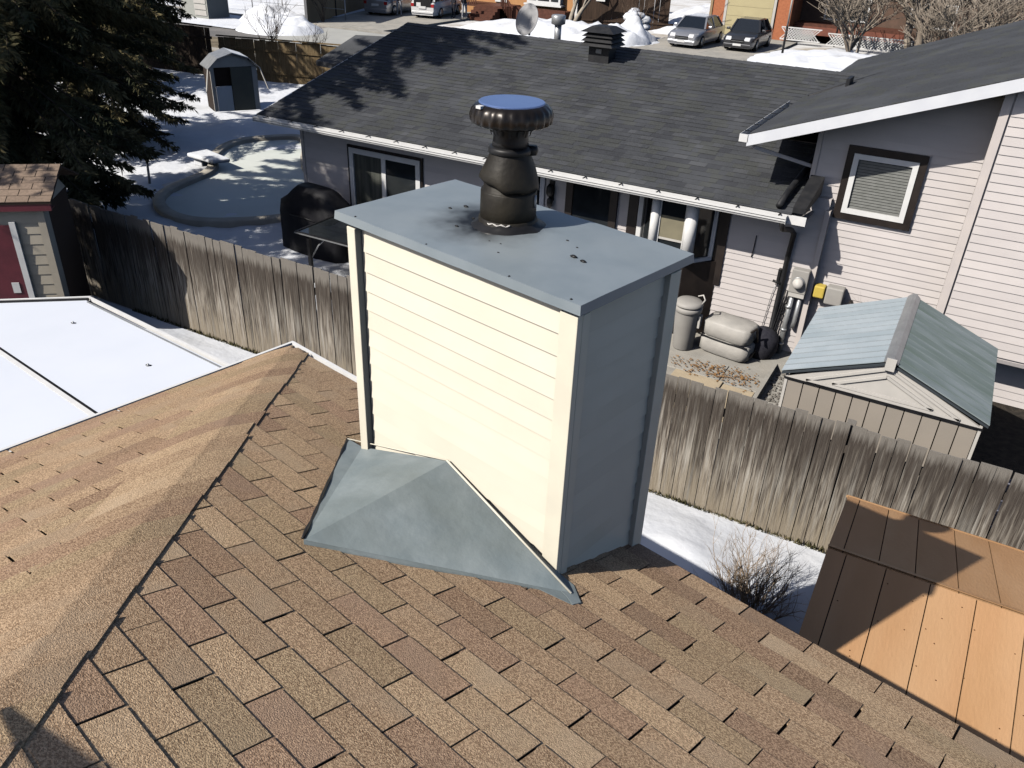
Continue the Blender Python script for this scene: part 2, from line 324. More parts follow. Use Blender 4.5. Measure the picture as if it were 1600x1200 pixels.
bank('snow_bank', -20.6, 44.6, 6.4, 4.2, .75, seed=8)
bank('snow_bank', -16.4, 44.6, 1.7, 2.6, 1.1, seed=18)
bank('snow_bank', -4.5, 44.0, 5.2, 6.0, .6, seed=11)
bank('snow_bank', 2, 66, 16, 10, 1.2, snowd, seed=12)
bank('snow_bank', -15.6, 60, 4, 10, 1.0, seed=14)

# ================================================================== MY HOUSE (brown hip roof with chimney), built in its own axes
HY = -0.22164
house = thing('house', 'brown shingled hip roofed house in front with tall cream sided chimney', 'house', (0, 0, 0), -.22164)
house.rotation_euler = (0, 0, -.22164 * -1 * -1)
HZ = 3.9
TH = 0.32535; ct, st, tt = math.cos(TH), math.sin(TH), math.tan(TH)
TAB, EX = .333, .143664
Ex, Ey, Ez = -2.58, 2.195, -.74             # hip corner at the eaves (house axes, z from the roof datum)
def hz(p): return Vector((p[0], p[1], p[2] + HZ))
YR = -4.0                                   # ridge line, well behind the camera
roof = MB()
Zr = -YR * tt
xr = Ex + (Ey - YR)
DZ = Vector((0, 0, -.012))
roof.prism([hz((Ex, Ey, Ez)) + DZ, hz((9, Ey, Ez)) + DZ, hz((9, YR, Zr)) + DZ, hz((xr, YR, Zr)) + DZ], (0, 0, -.05))
roof.prism([hz((Ex, Ey, Ez)) + DZ, hz((xr, YR, Zr)) + DZ, hz((xr, -6, Zr)) + DZ, hz((Ex, -6, Ez)) + DZ], (0, 0, -.05))
roof = roof.build('roof', under, house, local=True)
walls = MB().box(Ex + .5, 9, -6, Ey - .5, 0, HZ + Ez - .1).build('wall', beige, house, local=True)
sof = MB().box(Ex, 9, Ey - .52, Ey, HZ + Ez - .14, HZ + Ez - .09).box(Ex, Ex + .52, -6, Ey - .52, HZ + Ez - .14, HZ + Ez - .09).build('soffit', white, house, local=True)
MB().box(.3, 9, Ey, Ey + .022, HZ + Ez - .2, HZ + Ez - .02).build('fascia', dbrown, house, local=True)
fas = MB().box(Ex - .02, .3, Ey, Ey + .025, HZ + Ez - .2, HZ + Ez - .015).box(Ex - .025, Ex, -6, Ey + .025, HZ + Ez - .2, HZ + Ez - .012).build('fascia', white, house, local=True)
drip = MB().box(Ex - .035, .0, Ey + .027, Ey + .05, HZ + Ez - .02, HZ + Ez + .006).box(Ex - .05, Ex - .027, -6, Ey + .05, HZ + Ez - .02, HZ + Ez + .004).build('drip_edge', white, house, local=True)

CX0, CX1, CY0, CY1 = -.775, .655, 1.468, 2.2
tabs = []          # (world position, material, mesh builder)
Hm = Matrix.Translation((0, 0, 0)) @ Matrix.Rotation(-.22164, 4, 'Z')
class Plane: pass
def plane(origin, u, wv):
    P = Plane(); P.o = Vector(origin); P.u = Vector(u); P.w = Vector(wv); P.n = P.u.cross(P.w); 
    if P.n.z < 0: P.n = -P.n
    return P
PR = plane((0, 0, HZ), (1, 0, 0), (0, ct, -st))
PL = plane((Ex, 0, HZ + Ez), (0, 1, 0), (-ct, 0, -st))
rt = random.Random(11)
def lay(P, poly, w_butt, w_top):
    """one tab: polygon in (u, w), thin at its upper end, thick at its butt"""
    mb = MB(); jl = rt.uniform(-.0007, .0012)
    def lift(w_): return .0012 + (.0072 + jl) * (w_ - w_top) / (w_butt - w_top)
    top = [P.o + P.u * a + P.w * b + P.n * lift(b) for a, b in poly]; bot = [P.o + P.u * a + P.w * b + P.n * (lift(b) - .0055) for a, b in poly]
    n = len(poly); nr = Vector((0, 0, 0))
    for i in range(n): nr += top[i].cross(top[(i + 1) % n])
    if nr.dot(P.n) < 0: top, bot = top[::-1], bot[::-1]
    mb.add(top + bot, [tuple(range(n))] + [(i, n + i, n + (i + 1) % n, (i + 1) % n) for i in range(n)])
    return mb
def course(P, c, k0, k1, odd, clips, hole=None):
    for k in range(k0, k1):
        if (c + k) % 2 != odd: continue
        ju = rt.uniform(-.003, .003); jb = rt.uniform(-.003, .003); g = .0052 if P is PL else .0042
        u0, u1 = k * TAB / 2 + g + ju, (k + 2) * TAB / 2 - g + ju
        wt, wb = c * EX - .03, (c + 1) * EX + jb
        poly = [(u0, wt), (u1, wt + rt.uniform(-.001, .001)), (u1, wb + rt.uniform(-.0015, .0015)), (u0, wb)]
        for cl in clips: poly = clip(poly, *cl)
        if len(poly) < 3 or area(poly) < .0008: continue
        if hole and hole(poly): continue
        cu, cw = sum(p[0] for p in poly) / len(poly), sum(p[1] for p in poly) / len(poly)
        pos = Hm @ (P.o + P.u * cu + P.w * cw)
        r = rt.random(); mi = 0 if r < .38 else 1 if r < .54 else 2 if r < .68 else 3 if r < .84 else 4
        if P is PL: mi = (0, 0, 2, 4, 3)[mi]
        tabs.append((pos, mi, lay(P, poly, wb, wt)))
# right slope: clip left of the hip, stop at the eave; skip tabs wholly under the chimney
hipc = (-1, -ct, -(Ex + Ey) - .14)           # x + y >= Ex + Ey with y = w*ct  ->  -u - ct*w <= -(Ex+Ey)
under_ch = lambda poly: all(CX0 + .03 < p[0] < CX1 - .03 and p[1] * ct > CY0 + .03 for p in poly)
for c in range(-20, 16): course(PR, c, -20, 40, 1, [hipc, (0, 1, 16.12 * EX)] , under_ch)
# left slope: u runs along +y, w downwards to the eave at x = Ex;  w=0 is the eave there
for c in range(-30, 0): course(PL, c, -30, 16, 0, [(1, -ct, Ey - .15), (0, 1, .012)])   # y <= Ey - (x-Ex), x-Ex = -w*ct
vis = sorted([t for t in tabs if inframe(t[0], .03)], key=lambda t: (t[0] - CAM).length)
near = vis[:225]; rest = vis[225:] + [t for t in tabs if not inframe(t[0], .03)]
for pos, mi, mb in near: mb.build('shingle', SH[mi], roof, local=True)
big = MB()
for pos, mi, mb in rest: big.add(mb.v, mb.f, mi)
big.build('far_shingles', SH, roof, local=True, kind='stuff')
# hip caps wrapped over the hip, lapping towards the corner
hd = Vector((-1, 1, -tt)).normalized()                  # down along the hip
nR = Vector((0, st, ct)); nL = Vector((-st, 0, ct)); dR = Vector((1, 1, 0)); 
aR = (Vector((1, 0, 0)) - hd * hd.x).normalized()       # within right plane, square to the hip
aR = (Vector((0, 1, -tt)).normalized() - hd * Vector((0, 1, -tt)).normalized().dot(hd)).normalized()
aL = (Vector((-1, 0, -tt)).normalized() - hd * Vector((-1, 0, -tt)).normalized().dot(hd)).normalized()
ntop = (nR + nL).normalized()
MSL = Vector((0, 1, 0)).dot(hd) / math.sqrt(1 - Vector((0, 1, 0)).dot(hd) ** 2)     # the left slope's courses carried round the hip
SX = EX / math.sqrt(1 - Vector((0, 1, 0)).dot(hd) ** 2)
def cap_mesh(s_low):
    """one left-slope course bent over the hip and trimmed on the right slope"""
    wr, wl = .150 + rt.uniform(-.010, .012), .30; j0, j1 = rt.uniform(-.004, .004), rt.uniform(-.004, .004)
    mb = MB(); tops = []; ts = (-1, -.8, -.6, -.42, -.28, -.18, -.09, 0, .09, .18, .3, .45, .62, .8, 1)
    for s_, lf, le in ((s_low, .019, .0145), (s_low + SX * .5, .016, .0128), (s_low + SX + .03, .012, .0112)):
        row = []
        for t in ts:
            a = abs(t) * (wl if t < 0 else wr); d = aL * a if t < 0 else aR * a
            k = a / .10
            nrm = (nL * max(0, -t) * 3 + nR * max(0, t) * 3 + ntop * .6).normalized()
            lift = lf + (le - lf) * max(0, -t)
            s2 = s_ - MSL * (a if t > 0 else -a) * (1 if abs(t) < 2 else 1) + (j1 if t > 0 else j0)
            row.append(hz((Ex, Ey, Ez)) - hd * s2 + d + nrm * lift - ntop * (.017 * math.exp(-k ** 1.7)))
        tops.append(row)
    n = len(ts); vs = tops[0] + tops[1] + tops[2]; low = [p - ntop * .009 for p in vs]
    fs = [(r * n + i, r * n + i + 1, (r + 1) * n + i + 1, (r + 1) * n + i) for r in (0, 1) for i in range(n - 1)]
    edge = [i for i in range(n)] + [n + n - 1, 2 * n + n - 1] + [2 * n + i for i in range(n - 2, -1, -1)] + [n]
    mb.add(vs, fs, 0, True); m_ = len(edge)
    mb.add([vs[e] for e in edge] + [low[e] for e in edge], [((i + 1) % m_, i, m_ + i, m_ + (i + 1) % m_) for i in range(m_)], 0, False)
    return mb
s = -.5; i = 0
while s < 6.6:
    mi = rt.choice((0, 1, 4, 0, 2, 0, 3)); mb = cap_mesh(s)
    mb.v = [p for p in mb.v]
    if s > -.12 or True:
        for p in mb.v:                           # keep within the two eaves
            p.x = max(p.x, Ex - .02); p.y = min(p.y, Ey + .02)
        mb.build('hip_shingle', SH[mi], roof, local=True)
    s += SX; i += 1
# unseen slab and wall added behind the camera; slab shaped to throw lower-left shade
UC = Vector((.31, -.661, .223)) + .9 * Vector((-.337, -.94, .875)); UC += Vector((.03, .02, HZ))
up_ = MB().prism([UC, UC + Vector((2.2, 0, 0)), UC + Vector((2.2, -2.2, 2.2)), UC + Vector((0, -2.2, 2.2))], (0, -.012, -.012)).build('unseen_shade_slab', SH[2], house, local=True)
MB().box(UC.x + 1.5, UC.x + 2.2, -4.3, UC.y - .6, HZ + .5, UC.z + .5).build('unseen_slab_wall', beige, house, local=True)
# ------------------------------------------------------------------ chimney
CT = .862 + HZ
chim = MB().box(CX0 + .03, CX1 - .03, CY0 + .03, CY1 - .03, HZ - 1.0, CT).build('chimney', cream_trim, house, local=True)
def planks(mk, z0, z1, ex, name, m, par, n_tilt=.012, local=False):
    pass
zz = CT - .01; ex = .1042; i = 0
while zz > HZ - .9:
    zb = zz - ex
    # front course (faces the camera side), side course (right), both lapped: bottom edge proud
    f = MB().hexa([(CX0 + .095, CY0 + .006, zb), (CX1 - .09, CY0 + .006, zb), (CX1 - .09, CY0 + .029, zb), (CX0 + .095, CY0 + .029, zb)],
                  [(CX0 + .095, CY0 + .020, zz + .004), (CX1 - .09, CY0 + .020, zz + .004), (CX1 - .09, CY0 + .029, zz + .004), (CX0 + .095, CY0 + .029, zz + .004)])
    f.build('siding_plank', cream, chim, local=True)
    if zz > HZ - .9 :
        g = MB().hexa([(CX1 - .029, CY0 + .08, zb), (CX1 - .013, CY0 + .08, zb), (CX1 - .013, CY1 - .085, zb), (CX1 - .029, CY1 - .085, zb)],
                      [(CX1 - .029, CY0 + .08, zz + .004), (CX1 - .020, CY0 + .08, zz + .004), (CX1 - .020, CY1 - .085, zz + .004), (CX1 - .029, CY1 - .085, zz + .004)])
        g.build('siding_plank', cream, chim, local=True)
        if i % 1 == 0:
            h = MB().hexa([(CX0 + .008, CY0 + .08, zb), (CX0 + .029, CY0 + .08, zb), (CX0 + .029, CY1 - .085, zb), (CX0 + .008, CY1 - .085, zb)],
                          [(CX0 + .020, CY0 + .08, zz + .004), (CX0 + .029, CY0 + .08, zz + .004), (CX0 + .029, CY1 - .085, zz + .004), (CX0 + .020, CY1 - .085, zz + .004)])
            h.build('siding_plank', cream, chim, local=True)
    zz = zb; i += 1
zlo = HZ - 1.0
# left corner post: an open J channel that stands off the wall; right posts are plain corner boards
MB().box(CX0 - .004, CX0 + .058, CY0 - .014, CY0 + .028, zlo, CT - .005).build('corner_post', cream_trim, chim, local=True, bevel=.004)
MB().box(CX1 - .088, CX1 + .004, CY0 - .006, CY0 + .028, zlo, CT - .004).box(CX1 - .026, CX1 + .0045, CY0 + .028, CY0 + .078, zlo, CT - .006).build('corner_post', cream_trim, chim, local=True, bevel=.003)
MB().box(CX1 - .028, CX1 + .012, CY1 - .083, CY1 + .004, zlo, CT - .004).build('corner_post', cream_trim, chim, local=True, bevel=.003)
MB().box(CX0 - .012, CX0 + .028, CY1 - .083, CY1 + .004, zlo, CT - .004).build('corner_post', cream_trim, chim, local=True, bevel=.003)
# cap: folded metal sheet with a drip skirt, a faint rise along its middle
x0, x1, y0, y1 = -.845, .683, 1.440, 2.262
cz = .923 + HZ
cp = MB(); nx, ny = 24, 14
def capz(x, y):
    a = (x - x0) / (x1 - x0); b = (y - y0) / (y1 - y0)
    e = min(a, 1 - a, b, 1 - b); return cz + .016 * min(1, e * 3) + .003 * nz(x, y, 5, 3)
vs = []; 
for j in range(ny + 1):
    for i in range(nx + 1):
        x, y = x0 + (x1 - x0) * i / nx, y0 + (y1 - y0) * j / ny; vs.append((x, y, capz(x, y)))
cp.add(vs, [(j * (nx + 1) + i, j * (nx + 1) + i + 1, (j + 1) * (nx + 1) + i + 1, (j + 1) * (nx + 1) + i) for j in range(ny) for i in range(nx)], 0, True)
ring = [(i, 0) for i in range(nx)] + [(nx, j) for j in range(ny)] + [(i, ny) for i in range(nx, 0, -1)] + [(0, j) for j in range(ny, 0, -1)]
rv = [Vector(vs[j * (nx + 1) + i]) for i, j in ring]
for dx, zt in ((.004, -.042),):
    lo = []
    for (i, j), p in zip(ring, rv):
        q = p.copy(); q.z = cz + zt + .0015 * nz(p.x * 9, p.y * 9)
        if i == 0: q.x -= dx
        if i == nx: q.x += dx
        if j == 0: q.y -= dx
        if j == ny: q.y += dx
        lo.append(q)
    n = len(rv); inn = [Vector((min(max(q.x, x0 + .02), x1 - .02), min(max(q.y, y0 + .02), y1 - .02), q.z + .002)) for q in lo]
    cp.add(rv + lo + inn, [((k + 1) % n, k, n + k, n + (k + 1) % n) for k in range(n)] + [(n + (k + 1) % n, n + k, 2 * n + k, 2 * n + (k + 1) % n) for k in range(n)])
capo = cp.build('chimney_cap', [capm], chim, local=True)
# soot that has settled on the cap round the flue: mixed into the cap's own material
N, L = capm.node_tree.nodes, capm.node_tree.links; P_ = N['Principled BSDF']; src = P_.inputs['Base Color'].links[0].from_socket
tc = N.new('ShaderNodeTexCoord'); d_ = N.new('ShaderNodeVectorMath'); d_.operation = 'DISTANCE'; d_.inputs[1].default_value = (-.20, 1.86, cz)
sc_ = N.new('ShaderNodeMapping'); L.new(tc.outputs['Object'], d_.inputs[0])
nq = N.new('ShaderNodeTexNoise'); nq.inputs['Scale'].default_value = 9; nq.inputs['Detail'].default_value = 6; L.new(tc.outputs['Object'], nq.inputs['Vector'])
ad = N.new('ShaderNodeMath'); ad.operation = 'MULTIPLY_ADD'; ad.inputs[1].default_value = .22; L.new(nq.outputs['Fac'], ad.inputs[0]); L.new(d_.outputs['Value'], ad.inputs[2])
rm = N.new('ShaderNodeMapRange'); rm.inputs[1].default_value = .47; rm.inputs[2].default_value = .24; L.new(ad.outputs[0], rm.inputs[0])
pw = N.new('ShaderNodeMath'); pw.operation = 'POWER'; pw.inputs[1].default_value = 1.6; L.new(rm.outputs[0], pw.inputs[0])
mx = N.new('ShaderNodeMix'); mx.data_type = 'RGBA'; mx.inputs[7].default_value = (.012, .011, .009, 1); L.new(pw.outputs[0], mx.inputs[0]); L.new(src, mx.inputs[6])
L.new(mx.outputs[2], P_.inputs['Base Color'])
# little rivets, droppings and cinders on the cap
for (x, y, r) in ((-.70, 1.452, .006), (-.2, 1.452, .005), (.30, 1.452, .006), (.62, 1.46, .006)):
    MB().lathe([(r, 0), (r * .6, r * .6)], 8, (x, y, capz(x, y))).build('rivet', black, chim, local=True)
rc = random.Random(5)
for (x, y, s_) in ((-.47, 1.86, .010), (-.43, 1.93, .013), (-.28, 1.83, .008), (-.25, 1.69, .01), (.36, 1.80, .016), (.42, 1.79, .014), (.22, 1.93, .007), (.30, 1.9, .006), (-.02, 1.67, .005), (.04, 1.68, .005), (.1, 1.6, .006)):
    b = MB(); b.lathe([(s_ * .8, 0), (s_, s_ * .3), (s_ * .4, s_ * .7)], 6, (x, y, capz(x, y) - .001)); b.xf(Matrix.Translation((x, y, 0)) @ Matrix.Diagonal((1.3, .7, 1, 1)) @ Matrix.Translation((-x, -y, 0))).build('cinder', black, chim, local=True)
# flue
fx_, fy_ = -.12, 1.90; fz = cz + .012
MB().lathe([(.165, -.004), (.150, .006), (.142, .02), (.138, .04), (.134, .045)], 40, (fx_, fy_, fz)).build('storm_collar', soot, chim, local=True)
MB().lathe([(.133, .02), (.132, .10), (.131, .165), (.127, .172), (.118, .175), (.116, .22)], 40, (fx_, fy_, fz)).build('flue_pipe', soot, chim, local=True)
rgt = Vector((.739, .672, 0))
sleeve = MB().lathe([(.124, .196), (.1375, .196), (.1385, .212), (.133, .240), (.116, .285), (.098, .325), (.089, .348)], 48, (fx_, fy_, fz), cap=False)
for i, p in enumerate(sleeve.v):
    q = (p - Vector((fx_, fy_, 0))); q.z = 0; a_2 = math.atan2(q.y, q.x); k = max(0, 1 - (p.z - fz - .196) / .08)
    sleeve.v[i] = p + Vector((0, 0, k * (-.16 * q.dot(rgt) + .008 * math.sin(a_2 * 3 + 1) + .004 * math.sin(a_2 * 8)))) + q * (.02 * math.sin(a_2 * 5) * k)
sleeve.build('flue_sleeve', soot, chim, local=True)
bandm = MB().lathe([(.088, .338), (.100, .342), (.101, .362), (.090, .370)], 40, (fx_, fy_, fz))
bandm.v = [p + (p - Vector((fx_, fy_, p.z))) * (.07 * mn.noise(p * 22)) for p in bandm.v]
bandm.build('clamp_band', black, chim, local=True)
MB().lathe([(.024, -.02), (.03, 0), (.024, .02)], 10, (fx_ + .739 * .098, fy_ + .672 * .098, fz + .352)).build('clamp_bolt', black, chim, local=True)
MB().lathe([(.086, .36), (.080, .395), (.079, .425), (.092, .47), (.10, .485)], 36, (fx_, fy_, fz)).build('flue_neck', black, chim, local=True)
seal = MB().lathe([(.185, -.008), (.172, .006), (.150, .016), (.136, .034)], 56, (fx_, fy_, fz))
seal.v = [p + (p - Vector((fx_, fy_, p.z))) * (.10 * mn.noise(p * 14)) + Vector((0, 0, .006 * mn.noise(p * 30))) for p in seal.v]
seal.build('tar_seal', black, chim, local=True)
fr = Vector((.672, -.739, 0))
MB().tube([Vector((fx_, fy_, fz + .036)) + fr * .139 * math.cos(t) + rgt * .139 * math.sin(t) + Vector((0, 0, .004 * math.sin(t * 21))) for t in [-.75 + i * .075 for i in range(12)]], [.002 + .003 * abs(math.sin(i * 2.1)) for i in range(12)], 5).build('caulk_smear', offw, chim, local=True)
MB().tube([Vector((fx_, fy_, fz + z_)) + fr * .133 * math.cos(1.15) + rgt * .133 * math.sin(1.15) for z_ in (.10, .13, .16)], [.006, .009, .007], 5).build('pale_scrape', greym, chim, local=True)
fb = MB()
for k in range(14):
    a = 2 * math.pi * k / 14; fb.beam((fx_ + .088 * math.cos(a), fy_ + .088 * math.sin(a), fz + .42), (fx_ + .112 * math.cos(a), fy_ + .112 * math.sin(a), fz + .49), .010, .003)
fb.build('spark_screen', black, chim, local=True)
n = 96; prof = [(.100, .474, 0), (.168, .468, .02), (.180, .478, .055), (.184, .505, .055), (.177, .535, .03), (.158, .553, .008), (.146, .556, 0)]
rcap = MB(); vs = []
for r, z, amp in prof:
    for k in range(n):
        a = 2 * math.pi * k / n; rr = r * (1 + amp * (abs(math.cos(a * 12)) - .5)); vs.append((fx_ + rr * math.cos(a), fy_ + rr * math.sin(a), fz + z))
rcap.add(vs, [(i * n + k, i * n + (k + 1) % n, (i + 1) * n + (k + 1) % n, (i + 1) * n + k) for i in range(len(prof) - 1) for k in range(n)], 0, True)
rcap.add(vs[:n], [tuple(range(n - 1, -1, -1))])
rcap.build('rain_cap', capblack, chim, local=True)
MB().lathe([(.1475, .552), (.1475, .560), (.144, .563), (.0, .564)], 48, (fx_, fy_, fz), cap=False, smooth=False).build('rain_cap_lid', capblue, chim, local=True)
MB().box(.0, .028, -.012, .012, 0, .012).xf(Matrix.Translation((fx_ - .05, fy_ - .165, fz + .545))).build('cap_bolt', white, chim, local=True)
# cricket behind the chimney and its flashing
A = Vector((-.085, CY0 + .004, -.205)); Pk = Vector((-.10, .615, -.203)); Lf = Vector((-.93, 1.49, -.497)); Rg = Vector((.80, 1.41, -.472))
def rz_(x, y): return -y * tt
Lf2 = Vector((-.93, 1.48, rz_(0, 1.48) + .02)); LfC = Vector((-.79, CY0 + .004, rz_(0, CY0) + .03)); R2 = Vector((.80, 1.405, rz_(0, 1.405) + .012)); RC = Vector((.66, CY0 + .004, rz_(0, CY0) + .03))
Far = Vector((-.085, .60, rz_(0, .60) + .012))
cr = MB()
def patch(mb, a, b, c, n=10, amp=.004):
    a, b, c = Vector(a), Vector(b), Vector(c); idx = {}; vs = []; fs = []
    for i in range(n + 1):
        for j in range(n + 1 - i):
            k = n - i - j; p = (a * i + b * j + c * k) / n
            e = min(i, j, k) / n; p = p + Vector((0, 0, amp * min(1, e * 6) * nz(p.x, p.y, 6, 2))); idx[(i, j)] = len(vs); vs.append(hz(p))
    for i in range(n):
        for j in range(n - i):
            fs.append((idx[(i, j)], idx[(i + 1, j)], idx[(i, j + 1)]))
            if j < n - i - 1: fs.append((idx[(i + 1, j)], idx[(i + 1, j + 1)], idx[(i, j + 1)]))
    mb.add(vs, fs, 0, True)
patch(cr, A, LfC, Far, 12, .006); patch(cr, LfC, Lf2, Far, 10, .004); patch(cr, A, Far, R2, 16, .010); patch(cr, A, R2, RC, 6, .003)
cr.build('cricket', crick, chim, local=True)
fl = MB()
def on(x, y, l=.010): return hz((x, y, rz_(x, y) + l))
fl.prism([on(-.085, .60, .011), on(-.06, .585), on(.30, .90), on(.56, 1.16), on(.70, 1.29), on(.86, 1.33), on(.80, 1.42, .012)], (0, 0, -.012))
fl.build('flashing', crick, chim, local=True)
MB().prism([on(.655, 1.40, .013), on(.80, 1.36, .013), on(.86, 1.33, .013), on(.87, 1.38, .013), on(.76, 1.47, .013), on(.66, 1.49, .013)], (0, 0, -.009)).build('flashing', crick, chim, local=True)
lip = MB(); pts = [on(-.94 + .85 * t, 1.485 - .885 * t, .014 + .005 * math.sin(t * 14)) for t in [i / 14 for i in range(15)]]
lip.tube(pts, [.011 - .005 * abs(math.sin(i * 1.7)) for i in range(15)], 6); lip.build('tar_bead', black, chim, local=True)
MB().tube([hz(A + Vector((0, -.006, .006))), hz(Lf2 + Vector((0, -.006, .004)))], .0035, 5).tube([hz(A + Vector((0, -.006, .006))), hz(R2 + Vector((0, -.006, .004)))], .006, 5).build('caulk_joint', cream_trim, chim, local=True)

# ================================================================== WHITE PATIO COVER on the left
pc = thing('patio_cover', 'white aluminium patio roof sloping away from the brown eave at left', 'patio cover', (-4.2, 1.2, 0))
HI = Matrix.Rotation(-.22164, 4, 'Z')
def hn(u, v, z): p = HI @ Vector((u, v, 0)); p.z = z + HZ; return p
def pz(u): return -.86 + .11 * (u + 2.72)
a_, b_, c_, d_2 = (-5.40, 1.80), (-7.8, -.97), (-2.66, -2.6), (-2.66, 1.78)
def lerp(p, q, t): return (p[0] + (q[0] - p[0]) * t, p[1] + (q[1] - p[1]) * t)
seams = [(-2.66, 1.78), (-2.66, .80), (-2.66, -.40), (-2.66, -1.6), (-2.66, -2.6)]
fronts = [(-5.40, 1.80), (-5.86, .80 + .14), (-7.0, -.28), (-7.5, -.9), (-7.8, -2.5)]
def frontx(v): return -5.40 + (v - 1.80) * (.66 / .57)
for i in range(4):
    v1, v0 = seams[i][1], seams[i + 1][1]
    poly = [(-2.66, v1 - .012), (frontx(v1 - .0) , v1 - .012), (frontx(v0 + .03), v0 + .012), (-2.66, v0 + .012)]
    MB().prism([hn(u, v, pz(u)) for u, v in poly], (0, 0, -.07)).build('roof_panel', panelw, pc)
for i in (1, 2, 3):
    v = seams[i][1]; u1 = frontx(v)
    MB().beam(hn(-2.66, v, pz(-2.66) - .008), hn(u1, v, pz(u1) - .008), .022, .02).build('panel_seam', black, pc)
    MB().beam(hn(-2.66, v - .03, pz(-2.66) + .004), hn(u1, v - .03, pz(u1) + .004), .034, .008).build('seam_strip', white, pc)
MB().beam(hn(-2.66, 1.80, pz(-2.66) - .005), hn(-5.42, 1.82, pz(-5.42) - .005), .022, .035).build('edge_trim', white, pc)
MB().beam(hn(-2.66, 1.74, pz(-2.66) + .006), hn(-5.3, 1.75, pz(-5.3) + .006), .012, .008).build('edge_trim', greym, pc)
e1 = (frontx(-2.0), -2.0)
MB().beam(hn(-5.41, 1.83, pz(-5.41) - .005), hn(e1[0], e1[1], pz(e1[0]) - .005), .022, .04).build('front_gutter', white, pc)
MB().beam(hn(-5.37, 1.79, pz(-5.37) + .004), hn(e1[0] + .04, e1[1], pz(e1[0] + .04) + .004), .03, .02).build('front_gutter', black, pc)
for u, v in ((-5.3, 1.65), (-6.6, .55), (-7.9, -.6)):
    p = hn(u, v, 0); MB().box(p.x - .04, p.x + .04, p.y - .04, p.y + .04, 0, HZ + pz(u) - .07).build('post', white, pc)
for u, v in ((-4.83, 1.43), (-3.36, 1.41)):
    q = hn(u, v, pz(u)); MB().lathe([(.014, 0), (.016, .004), (.008, .012), (.004, .022), (.0, .024)], 10, q).build('roof_screw', greym, pc)
    MB().beam(q + Vector((-.022, 0, .004)), q + Vector((.022, .008, .004)), .016, .006).build('screw_washer', black, pc)

# ================================================================== GREY CEDAR FENCE
FY, FH = 6.6, 1.63
fence = thing('fence', 'long weathered grey board fence between the two yards', 'fence', (-5, FY, 0))
bm_ = [MB().box(-.069, .069, 0, .019, 0, 1).mesh('board', fence_m)]
rb = random.Random(3)
x = -17.6
posts = []
while x < 5.6:
    wd = rb.uniform(.132, .15); h = FH + (.10 if x < -4 else .02) * 1 + .0 * x + rb.uniform(-.018, .018) + .006 * math.sin(x * 1.3)
    mb = MB(); c = .0
    mb.box(-wd / 2, wd / 2, 0, .019, 0, h)
    mb.v = [p + Vector((rb.uniform(-.003, .003) if p.z > .5 else 0, 0, 0)) for p in mb.v]
    o = link('board', mb.mesh('board', fence_m), fence, (x + wd / 2 + 5, rb.uniform(-.006, .006), 0), (rb.uniform(-.008, .008), rb.uniform(-.006, .006), rb.uniform(-.012, .012)))
    x += wd + rb.uniform(.004, .010)
for zc in (.35, 1.35):
    MB().box(-17.6, 5.6, FY + .022, FY + .06, zc - .045, zc + .045).build('rail', fence_m, fence)
xx = -17.4
while xx < 5.6:
    MB().box(xx - .045, xx + .045, FY + .062, FY + .152, 0, FH + .02).build('post', fence_m, fence); xx += 2.4
# moss and dead grass along the fence foot
gm = MB(); rg = random.Random(9)
for i in range(2600):
    x = rg.uniform(-9.5, 2.6); y = FY - rg.uniform(.01, .10) - .04 * max(0, nz(x, 0, 1.5)); h = rg.uniform(.02, .07) * (1 + nz(x, 0, 2.0))
    a = rg.uniform(0, 6.28); d = Vector((math.cos(a), math.sin(a), 0)) * .012
    p = Vector((x, y, .018)); q = p + Vector((rg.uniform(-.03, .03), rg.uniform(-.03, .03), h)); gm.add([p - d, p + d, q], [(0, 1, 2)])
o = gm.build('dead_grass', mat('moss', (.07, .068, .028), (.14, .12, .06), scale=5, rough=1)); o['kind'] = 'stuff'

# ================================================================== TAN PLYWOOD SHED ROOF, lower right
ps = thing('plywood_shed', 'low shed roofed with orange tan painted panels beside the fence', 'shed', (3.6, 4.14, 0))
RX0, RX1, RYR, RZ, SF, SN = 1.985, 6.2, 4.14, 1.935, .335, .25
RYF, RYN = 5.75, 2.35
ph = .0
def strip_panels(xs0, xs1, near):
    for a, b in zip(xs0, xs1):
        g = .004
        if near: poly = [(a + g, RYR - .004, RZ), (b - g, RYR - .004, RZ), (b - g, RYN, RZ - SN * (RYR - RYN)), (a + g, RYN, RZ - SN * (RYR - RYN))]
        else: poly = [(a + g, RYR + .004, RZ), (b - g, RYR + .004, RZ), (b - g, RYF, RZ - SF * (RYF - RYR)), (a + g, RYF, RZ - SF * (RYF - RYR))]
        MB().prism([(p[0], p[1], p[2] + rb.uniform(-.002, .002)) for p in poly], (0, 0, -.02)).build('roof_panel', tanp, ps)
near_x = [RX0, 2.13, 2.42, 2.73, 3.04, 3.36, 3.68, 4.0, 4.4, 4.8, 5.2, 5.6, 6.2]
strip_panels(near_x[:-1], near_x[1:], True)
far_x = [RX0, 2.10, 2.36, 2.62, 2.92, 3.20, 3.48, 3.8, 4.2, 4.6, 5.0, 5.4, 5.8, 6.2]
strip_panels(far_x[:-1], far_x[1:], False)
